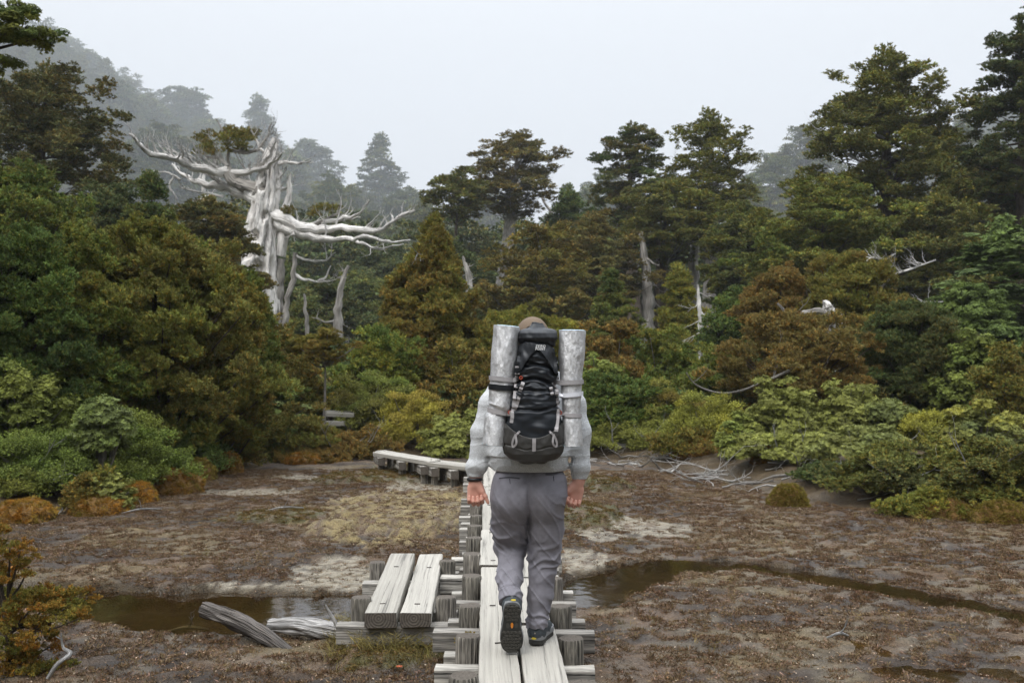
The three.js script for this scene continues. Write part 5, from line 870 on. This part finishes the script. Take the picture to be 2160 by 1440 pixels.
  const upperF = join(.03, bone([0, .055, -.035], [0, .075, -.045], .04, .04), bone([0, .08, -.05], [0, .115, -.055], .041, .043), bone([0, .055, -.05], [.002, .05, -.15], .042, .043), bone([.002, .05, -.15], [.004, .042, -.215], .045, .043), bone([.004, .04, -.215], [.004, .036, -.24], .042, .034), bone([0, .1, -.06], [.002, .06, -.16], .036, .036));
  const upG = nets((x, y, z) => Math.max(upperF(x, y, z) - .0015 * n3(x * 60, y * 60, z * 60), .018 - y, y - .125), V(-.07, .01, -.3), V(.07, .14, .03), .0045);
  const soleG = new THREE.ExtrudeGeometry(outline(1), { depth: .016, bevelEnabled: true, bevelSize: .003, bevelThickness: .003, bevelSegments: 2, curveSegments: 4 }).rotateX(Math.PI / 2).scale(1, 1, 1); soleG.translate(0, .02, 0);
  const rimG = new THREE.ExtrudeGeometry(outline(1.03), { depth: .02, bevelEnabled: true, bevelSize: .004, bevelThickness: .005, bevelSegments: 3 }).rotateX(Math.PI / 2); rimG.translate(0, .048, -.001);
  const inside = (x, z) => { let c = false; const p = outline(.9).getPoints(); for (let i = 0, j = p.length - 1; i < p.length; j = i++) if ((p[i].y > z) !== (p[j].y > z) && x < (p[j].x - p[i].x) * (z - p[i].y) / (p[j].y - p[i].y) + p[i].x) c = !c; return c; };
  const lugShape = new THREE.Shape([[-.0085, -.005], [0, -.0078], [.0085, -.005], [.0075, .0045], [0, .0072], [-.0075, .0045]].map(([a, b]) => new THREE.Vector2(a, b))), lugG = new THREE.ExtrudeGeometry(lugShape, { depth: .005, bevelEnabled: true, bevelSize: .001, bevelThickness: .001, bevelSegments: 1 }).rotateX(Math.PI / 2);
  const SH = { upper: mat(.045, .054, .06, .85), trim: mat(.2, .205, .21, .8), sole: mat(.028, .027, .024, .75), lug: mat(.055, .052, .044, .7), orange: mat(.75, .25, .02, .5), yellow: mat(.65, .5, .04, .5), pull: mat(.3, .27, .22, .8) };
  const lugs = []; for (let j = 0; j < 15; j++) for (let i = -3; i <= 3; i++) { const x = (i + (j % 2) * .5) * .0195, z = -.012 - j * .0182; if (!inside(x, z) || (z < -.095 && z > -.14)) continue; lugs.push([x, z, rr(-.6, .6)]); }
  function shoe(mirror, pos, pitch, yaw, label) {
    const s = new THREE.Group(); s.name = 'shoe'; s.userData.label = label; person.add(s); s.position.copy(pos).sub(O); s.rotation.set(pitch, yaw, 0, 'YXZ'); s.scale.x = mirror;
    part('upper', upG, SH.upper, s); part('midsole', rimG, SH.trim, s); part('outsole', soleG, SH.sole, s);
    for (const [x, z, a] of lugs) { const l = part('tread_lug', lugG, SH.lug, s); l.position.set(x, .0025, z); l.rotation.y = a; }
    for (const x of [-.02, .022]) { const w = part('shank', new THREE.CylinderGeometry(.0085, .0085, .004, 16).scale(1, 1, 2), SH.lug, s); w.position.set(x, .001, -.117); }
    const m = part('sole_mark', new THREE.CylinderGeometry(.0065, .0065, .004, 18).scale(1, 1, 2.4), SH.orange, s); m.position.set(.001, -.0005, -.117);
    const h = part('heel_mark', new THREE.CylinderGeometry(.008, .008, .003, 18).rotateX(Math.PI / 2).scale(1.6, .7, 1), SH.yellow, s); h.position.set(-.006, .036, .0055);
    const collar = new THREE.TorusGeometry(.041, .006, 6, 28).rotateX(Math.PI / 2).scale(.98, .8, 1.05).translate(0, .122, -.056); part('collar', collar, SH.trim, s);
    const pt = new Geo(); pt.tube(curve([V(0, .06, .006), V(0, .1, -.008), V(0, .13, -.012), V(0, .135, -.02)], 8), Array(8).fill(.005), 6); part('pull_tab', pt.build(), SH.pull, s);
    const lace = new Geo(); for (let k = 0; k < 4; k++) lace.tube(curve([V(-.022, .075 - k * .006, -.13 - k * .02), V(0, .088 - k * .008, -.128 - k * .02), V(.022, .075 - k * .006, -.13 - k * .02)], 5), Array(5).fill(.0022), 5); part('laces', lace.build(), SH.pull, s);
  }
  shoe(-1, V(.002, .612, -4.985), -1.26, .03, 'left shoe with raised heel showing its dark lugged sole');
  shoe(1, V(.122, .3435, -5.225), 0, -.22, 'right shoe planted flat on the plank');
}

// ---------- backpack ----------
{
  const zc = -5.035, prof = [[1.325, .06, .05], [1.34, .11, .085], [1.37, .138, .108], [1.43, .15, .12], [1.5, .148, .122], [1.58, .136, .12], [1.66, .124, .116], [1.74, .11, .11], [1.82, .092, .104], [1.9, .08, .1], [1.945, .076, .096], [1.972, .074, .09], [1.986, .066, .076], [1.995, .045, .05], [1.999, .02, .02], [2.02, .004, .004]];
  const at2 = (y) => { let k = 0; while (k < prof.length - 2 && prof[k + 1][0] < y) k++; const t = clamp((y - prof[k][0]) / (prof[k + 1][0] - prof[k][0])); return [lerp(prof[k][1], prof[k + 1][1], t), lerp(prof[k][2], prof[k + 1][2], t)]; };
  const cxp = (y) => .107 + Math.max(0, y - 1.6) * .055;
  const shell = (x, y, z) => { const [a, b] = at2(y), u = Math.abs(x - cxp(y)) / a, w = Math.abs(z - zc) / b, k = Math.pow(Math.pow(u, 2.7) + Math.pow(w, 2.7), 1 / 2.7); return Math.max((k - 1) * Math.min(a, b), 1.327 - y, y - 1.999) * .8; };
  const crease = (x, y, y0, bend, w, deep) => deep * Math.exp(-Math.pow((y - y0 - bend * (x - .1) * (x - .1) - .006 * n3(x * 12, y0 * 9, 0)) / w, 2));
  const main = (x, y, z) => shell(x, y, z) - .006 * n3(x * 7, y * 16, z * 8) - .005 * n3(x * 14 + y * 9, y * 34, z * 10) * sstep(1.5, 1.7, y) + crease(x, y, 1.585, 1.2, .007, .01) + crease(x, y, 1.745, -2.4, .009, .02) + crease(x, y, 1.68, .9, .008, .007) + crease(x, y, 1.81, -1.5, .007, .01) + crease(x, y, 1.72, -4, .006, .008);
  const o = thing('backpack', 'black hiking backpack with grey straps on the hiker\'s back', 'backpack', V(.105, 1.33, zc)), loc = (g) => g.translate(-o.position.x, -o.position.y, -o.position.z);
  const nylon = mat(.017, .02, .025, .42, { specularIntensity: .8 }), nylon2 = mat(.026, .029, .034, .5, { specularIntensity: .8 }), base = mat(.05, .048, .045, .6), web = mat(.48, .455, .46, .85), webTex = tex(64, 64, (u, v) => .8 + .2 * Math.sin(v * 6.2832 * 8) * Math.sin(u * 6.2832 * 8)); web.map = webTex; webTex.repeat.set(20, 20);
  const plastic = mat(.015, .017, .02, .35);
  part('main_bag', loc(nets((x, y, z) => Math.max(main(x, y, z), 1.4 - y, y - 1.93), V(-.09, 1.38, -5.19), V(.3, 1.95, -4.87), .0048)), nylon, o);
  const edgeB = (x) => 1.452 + 3.6 * (x - .108) * (x - .108);
  part('base_panel', loc(nets((x, y, z) => Math.max(shell(x, y, z) - .007 - .002 * n3(x * 20, y * 20, z * 20) + crease(x, y, 1.395, 1.0, .0035, .004), y - edgeB(x)), V(-.09, 1.31, -5.2), V(.3, 1.57, -4.86), .0045)), base, o);
  const edgeL = (x) => { const u = Math.min(1, Math.abs(x - .125) / .09); return 1.888 - .12 * Math.pow(u, 1.35); };
  const lidF = (x, y, z) => Math.max(shell(x, y, z) - .009 - .004 * n3(x * 9, y * 14, z * 9) - .003 * n3(x * 26 + y * 6, y * 9, z * 12) - .012 * sstep(1.925, 1.95, y) + crease(x, y, 1.926, -1.6, .004, .009), edgeL(x) - y);
  part('lid', loc(nets(lidF, V(-.05, 1.72, -5.18), V(.27, 2.04, -4.87), .0046)), nylon2, o);
  const front = (x, y) => { let z = -4.8; for (let k = 0; k < 90; k++) { const d = Math.min(main(x, y, z), lidF(x, y, z), Math.max(shell(x, y, z) - .007, y - edgeB(x))); if (d < .0006) break; z -= Math.max(.0006, d * .6); if (z < -5.2) break; } return z; };
  const W2 = (px, py, s = 430) => [(px - 1080) / s, EYE - (py - HORIZON) / s];
  // flat webbing that follows the bag
  function ribbon(name, pts, w, m = web, lift = .003, onBag = true, th = .0022) {
    const c = curve(pts.map(([a, b, dz]) => { const [x, y] = W2(a, b); return V(x, y, (onBag ? front(x, y) : -4.93) + (dz ?? 0) + lift); }), Math.max(8, pts.length * 6)), g = new Geo(), N = c.length, T = V(), S = V();
    if (onBag) c.forEach((p, i) => { if (!pts.some((q) => q[2])) p.z = front(p.x, p.y) + lift; });
    for (let i = 0; i < N; i++) { T.subVectors(c[Math.min(i + 1, N - 1)], c[Math.max(i - 1, 0)]).normalize(); S.crossVectors(T, V(0, 0, 1)).normalize(); const nn = V().crossVectors(S, T).normalize(); if (nn.z < 0) nn.negate(); const t = i / (N - 1) * .3; for (const [a, b] of [[-1, 1], [1, 1], [1, -1], [-1, -1], [-1, 1]]) { const q = c[i].clone().addScaledVector(S, a * w / 2).addScaledVector(nn, b * th / 2); g.v(q.x, q.y, q.z, nn.x * b, nn.y * b, nn.z * b, a * .02, t); } }
    for (let i = 0; i < N - 1; i++) for (let k = 0; k < 4; k++) { const a = i * 5 + k; g.quad(a, a + 5, a + 6, a + 1); } g.quad(0, 1, 2, 3); g.quad((N - 1) * 5, (N - 1) * 5 + 3, (N - 1) * 5 + 2, (N - 1) * 5 + 1);
    const q = g.build().toNonIndexed(); q.computeVertexNormals(); return part(name, loc(q), m, o);
  }
  ribbon('strap', [[1091, 792], [1087, 830], [1083, 865], [1079, 893]], .020); ribbon('strap', [[1175, 802], [1176, 840], [1178, 875], [1174, 911]], .019);
  ribbon('strap', [[1104, 806], [1097, 826]], .018, web, .008); ribbon('strap', [[1096, 834], [1091, 852], [1085, 867]], .016, web, .006); ribbon('strap', [[1163, 817], [1166, 834]], .016, web, .006);
  ribbon('strap', [[1098, 742], [1092, 774]], .02, nylon2, .004); ribbon('strap', [[1168, 742], [1174, 784]], .02, nylon2, .004);
  ribbon('strap', [[1127, 925], [1126.5, 953]], .018, web, .004);
  for (const [a, b] of [[1091, 783], [1175, 793]]) { const [x, y] = W2(a, b), z = front(x, y) + .008; const g = mergeGeometries([new THREE.BoxGeometry(.026, .018, .012).translate(0, .008, 0), new THREE.BoxGeometry(.03, .012, .011).translate(0, -.012, 0), new THREE.BoxGeometry(.012, .02, .014).translate(0, -.002, .002)]).translate(x, y, z); part('buckle', loc(g), plastic, o); const t = new THREE.BoxGeometry(.022, .006, .013).translate(x, y - .012, z + .001); part('buckle_webbing', loc(t), web, o); const u = new THREE.BoxGeometry(.022, .009, .004).translate(x, y + .022, z - .003); part('buckle_webbing', loc(u), web, o); }
  for (const [a, b] of [[1099, 832], [1165, 838]]) { const [x, y] = W2(a, b), z = front(x, y) + .008; part('ladder_buckle', loc(mergeGeometries([new THREE.BoxGeometry(.024, .007, .007).translate(0, .006, 0), new THREE.BoxGeometry(.024, .007, .007).translate(0, -.008, 0)]).rotateZ(a < 1130 ? -.5 : .2).translate(x, y, z)), plastic, o); }
  // tool loops on the base
  for (const s of [-1, 1]) { const c = [[s * 12, 910], [s * 24, 922], [s * 29, 938], [s * 27, 943], [s * 20, 936], [s * 22, 916]].map(([a, b]) => [(s < 0 ? 1108 : 1148) + a * .95, b]); ribbon('tool_loop', c, .010, web, .006); }
  for (const [a, b] of [[1099, 797], [1075, 871], [1184, 872]]) { const [x, y] = W2(a, b), z = front(clamp(x, -.03, .24), y) + .003; part('eyelet', loc(new THREE.TorusGeometry(.007, .0028, 8, 20).translate(x, y, z)), mat(.35, .05, .02, .6), o); }
  // maker's mark, two lines
  {
    const font = await new FontLoader().loadAsync('fonts/droid/droid_sans_bold.typeface.json'), gs = [];
    ['ZERO', 'POINT'].forEach((t, i) => { const g = new TextGeometry(t, { font, size: .0125, depth: .001, curveSegments: 3 }); g.computeBoundingBox(); const w = g.boundingBox.max.x; g.scale(.05 / w, 1, 1); g.translate(-.025, -i * .0138, 0); const sh = g.attributes.position; gs.push(g); });
    const g = mergeGeometries(gs), ps = g.attributes.position, [mx, my] = W2(1140, 732); for (let i = 0; i < ps.count; i++) { const x = mx + ps.getX(i) + (ps.getY(i) + .01) * .12, y = my + ps.getY(i), z = ps.getZ(i); ps.setXYZ(i, x, y, front(x, y) + .0015 + z); }
    part('logo', loc(g), mat(.8, .8, .8, .7), o);
  }
  // shoulder straps and hip belt, seen only from the side
  for (const [x, s] of [[-.005, -1], [.225, 1]]) { const g = new Geo(), c = curve([V(x, 1.80, -5.14), V(x, 1.815, -5.28), V(x, 1.76, -5.40), V(x + s * .01, 1.6, -5.445), V(x + s * .05, 1.45, -5.37), V(x + s * .03, 1.42, -5.16)], 26); g.tube(c, Array(26).fill(.016), 10, (a) => 1 + .6 * Math.abs(Math.cos(a)), true); part('shoulder_strap', loc(g.build(true)), nylon2, o); }

  // two foil-faced foam mats, rolled and strapped to the sides
  const foilBump = tex(512, 512, (u, v) => { const x = Math.abs(Math.sin(u * Math.PI * 48)), y = Math.abs(Math.sin(v * Math.PI * 64)); return .3 * Math.pow(y, .7) + .14 * Math.pow(x, .7) + .75 * pfbm(u, v, 12, 4, 5) + .5 * pfbm(u, v, 40, 3, 6); }); foilBump.repeat.set(1.6, 3.2);
  const foilRough = tex(256, 256, (u, v) => .42 + .4 * pfbm(u, v, 24, 3, 3)); foilRough.repeat.set(2, 6);
  const foil = mat(.92, .92, .93, .95, { metalness: 1, map: tex(256, 256, (u, v) => .62 + .38 * pn(u, v, 60, 90, 31) * (.6 + .4 * Math.abs(Math.sin(v * Math.PI * 60))), false, 3, 8), bumpMap: foilBump, bumpScale: .0038, roughnessMap: foilRough }), foam = mat(.5, .68, .78, .9);
  function roll(label, keys) {
    const pts = keys.map(([a, b, r, dz]) => { const s = 420; return V((a - 1080) / s, EYE - (b - HORIZON) / s, -5.0 + (dz ?? 0)); }), rs = keys.map((k) => k[2] / 420), n = 90, c = curve(pts, n), R = [], o2 = thing('foil_mat_roll', label, 'foam mat', c[n - 1].clone()), g = new Geo(), sd = rr(0, 50), ys = pts.map((p) => p.y);
    for (let i = 0; i < n; i++) { const y = c[i].y; let k = 0; while (k < ys.length - 2 && ys[k + 1] > y) k++; R.push(lerp(rs[k], rs[k + 1], sstep(0, 1, clamp((ys[k] - y) / (ys[k] - ys[k + 1]))))); }
    g.tube(c.map((p) => p.clone().sub(o2.position)), R, 56, (a, t) => 1 + .05 * n3(Math.cos(a) * 1.4 + sd, Math.sin(a) * 1.4, t * 5) + .022 * n3(Math.cos(a) * 4, Math.sin(a) * 4 + sd, t * 22) + .05 * (((a / 6.2832 + .15) % 1)), false, [1, 1]);
    part('foil_face', g.build(true), foil, o2);
    for (const [i, sg] of [[0, 1], [n - 1, -1]]) {   // the rolled edge: a spiral of foam
      const nn = V().subVectors(c[i], c[i ? i - 1 : 1]).normalize(), e = V(1, 0, 0).addScaledVector(nn, -nn.x).normalize(), f = V().crossVectors(nn, e), sp = new Geo(), q = [], w = [];
      for (let k = 0; k <= 150; k++) { const a = k / 150 * 6.2832 * 5.5, r = R[i] * (.1 + .87 * k / 150); q.push(c[i].clone().addScaledVector(e, Math.cos(a) * r).addScaledVector(f, Math.sin(a) * r).addScaledVector(nn, -.002).sub(o2.position)); w.push(R[i] * .072); }
      sp.tube(q, w, 6); part('foam_edge', sp.build(), foam, o2);
    }
    return { c, R };
  }
  const L = roll('silver foil mat roll strapped to the left side of the backpack', [[1070, 688, 27], [1065, 740, 27], [1060, 795, 25], [1058, 830, 25.5], [1056, 855, 26], [1051, 868, 20], [1046, 882, 22], [1044, 910, 23.5], [1041, 938, 24]]);
  const Rr = roll('silver foil mat roll strapped to the right side of the backpack', [[1208, 697, 28], [1207, 740, 27], [1205, 800, 23], [1206, 815, 21.5], [1206, 850, 20], [1206, 872, 18], [1207, 890, 20], [1208, 940, 20.5]]);
  function band(rollo, py, h, m, name, skew = 0, toX) {
    const y = EYE - (py - HORIZON) / 420; let k = 0; while (k < rollo.c.length - 2 && rollo.c[k + 1].y > y) k++; const p = rollo.c[k], r = rollo.R[k] * 1.05 + .0035, g = new Geo(), N = 44;
    for (let i = 0; i <= N; i++) { const a = i / N * 6.2832, ca = Math.cos(a), sa = Math.sin(a), yy = y + skew * ca * r; for (const [dy, dr] of [[h / 2, 0], [h / 2, .0025], [-h / 2, .0025], [-h / 2, 0]]) g.v(p.x + ca * (r + dr), yy + dy, p.z + sa * (r + dr), ca, 0, sa, a * .1, dy); }
    for (let i = 0; i < N; i++) for (let q = 0; q < 3; q++) { const a = i * 4 + q; g.quad(a, a + 4, a + 5, a + 1); } const gg = g.build().toNonIndexed(); gg.computeVertexNormals(); part(name, loc(gg), m, o);
    if (toX !== undefined) { const s = new Geo(); const from = V(p.x + Math.sign(toX - p.x) * r * .8, y + skew * Math.sign(toX - p.x) * r * .8, p.z + r * .62), to = V(toX, y + skew * .03, front(toX, y) + .003); const box = new THREE.BoxGeometry(from.distanceTo(to), h, .0025); box.applyQuaternion(new THREE.Quaternion().setFromUnitVectors(V(1, 0, 0), to.clone().sub(from).normalize())); box.translate(...from.clone().lerp(to, .5).toArray()); part(name, loc(box), m, o); }
  }
  const web2 = mat(.36, .345, .35, .85);
  band(L, 799, .022, web2, 'side_strap', -.1, .02); band(L, 817, .028, plastic, 'black_side_strap', -.08, .01); band(L, 868, .024, web, 'side_strap', -.18, .0);
  band(Rr, 806, .022, web2, 'side_strap', .05, .21); band(Rr, 832, .022, mat(.72, .73, .78, .8), 'white_side_strap', .1, .22); band(Rr, 875, .02, web, 'side_strap', -.05, .235);
}

renderer.render(scene, camera);
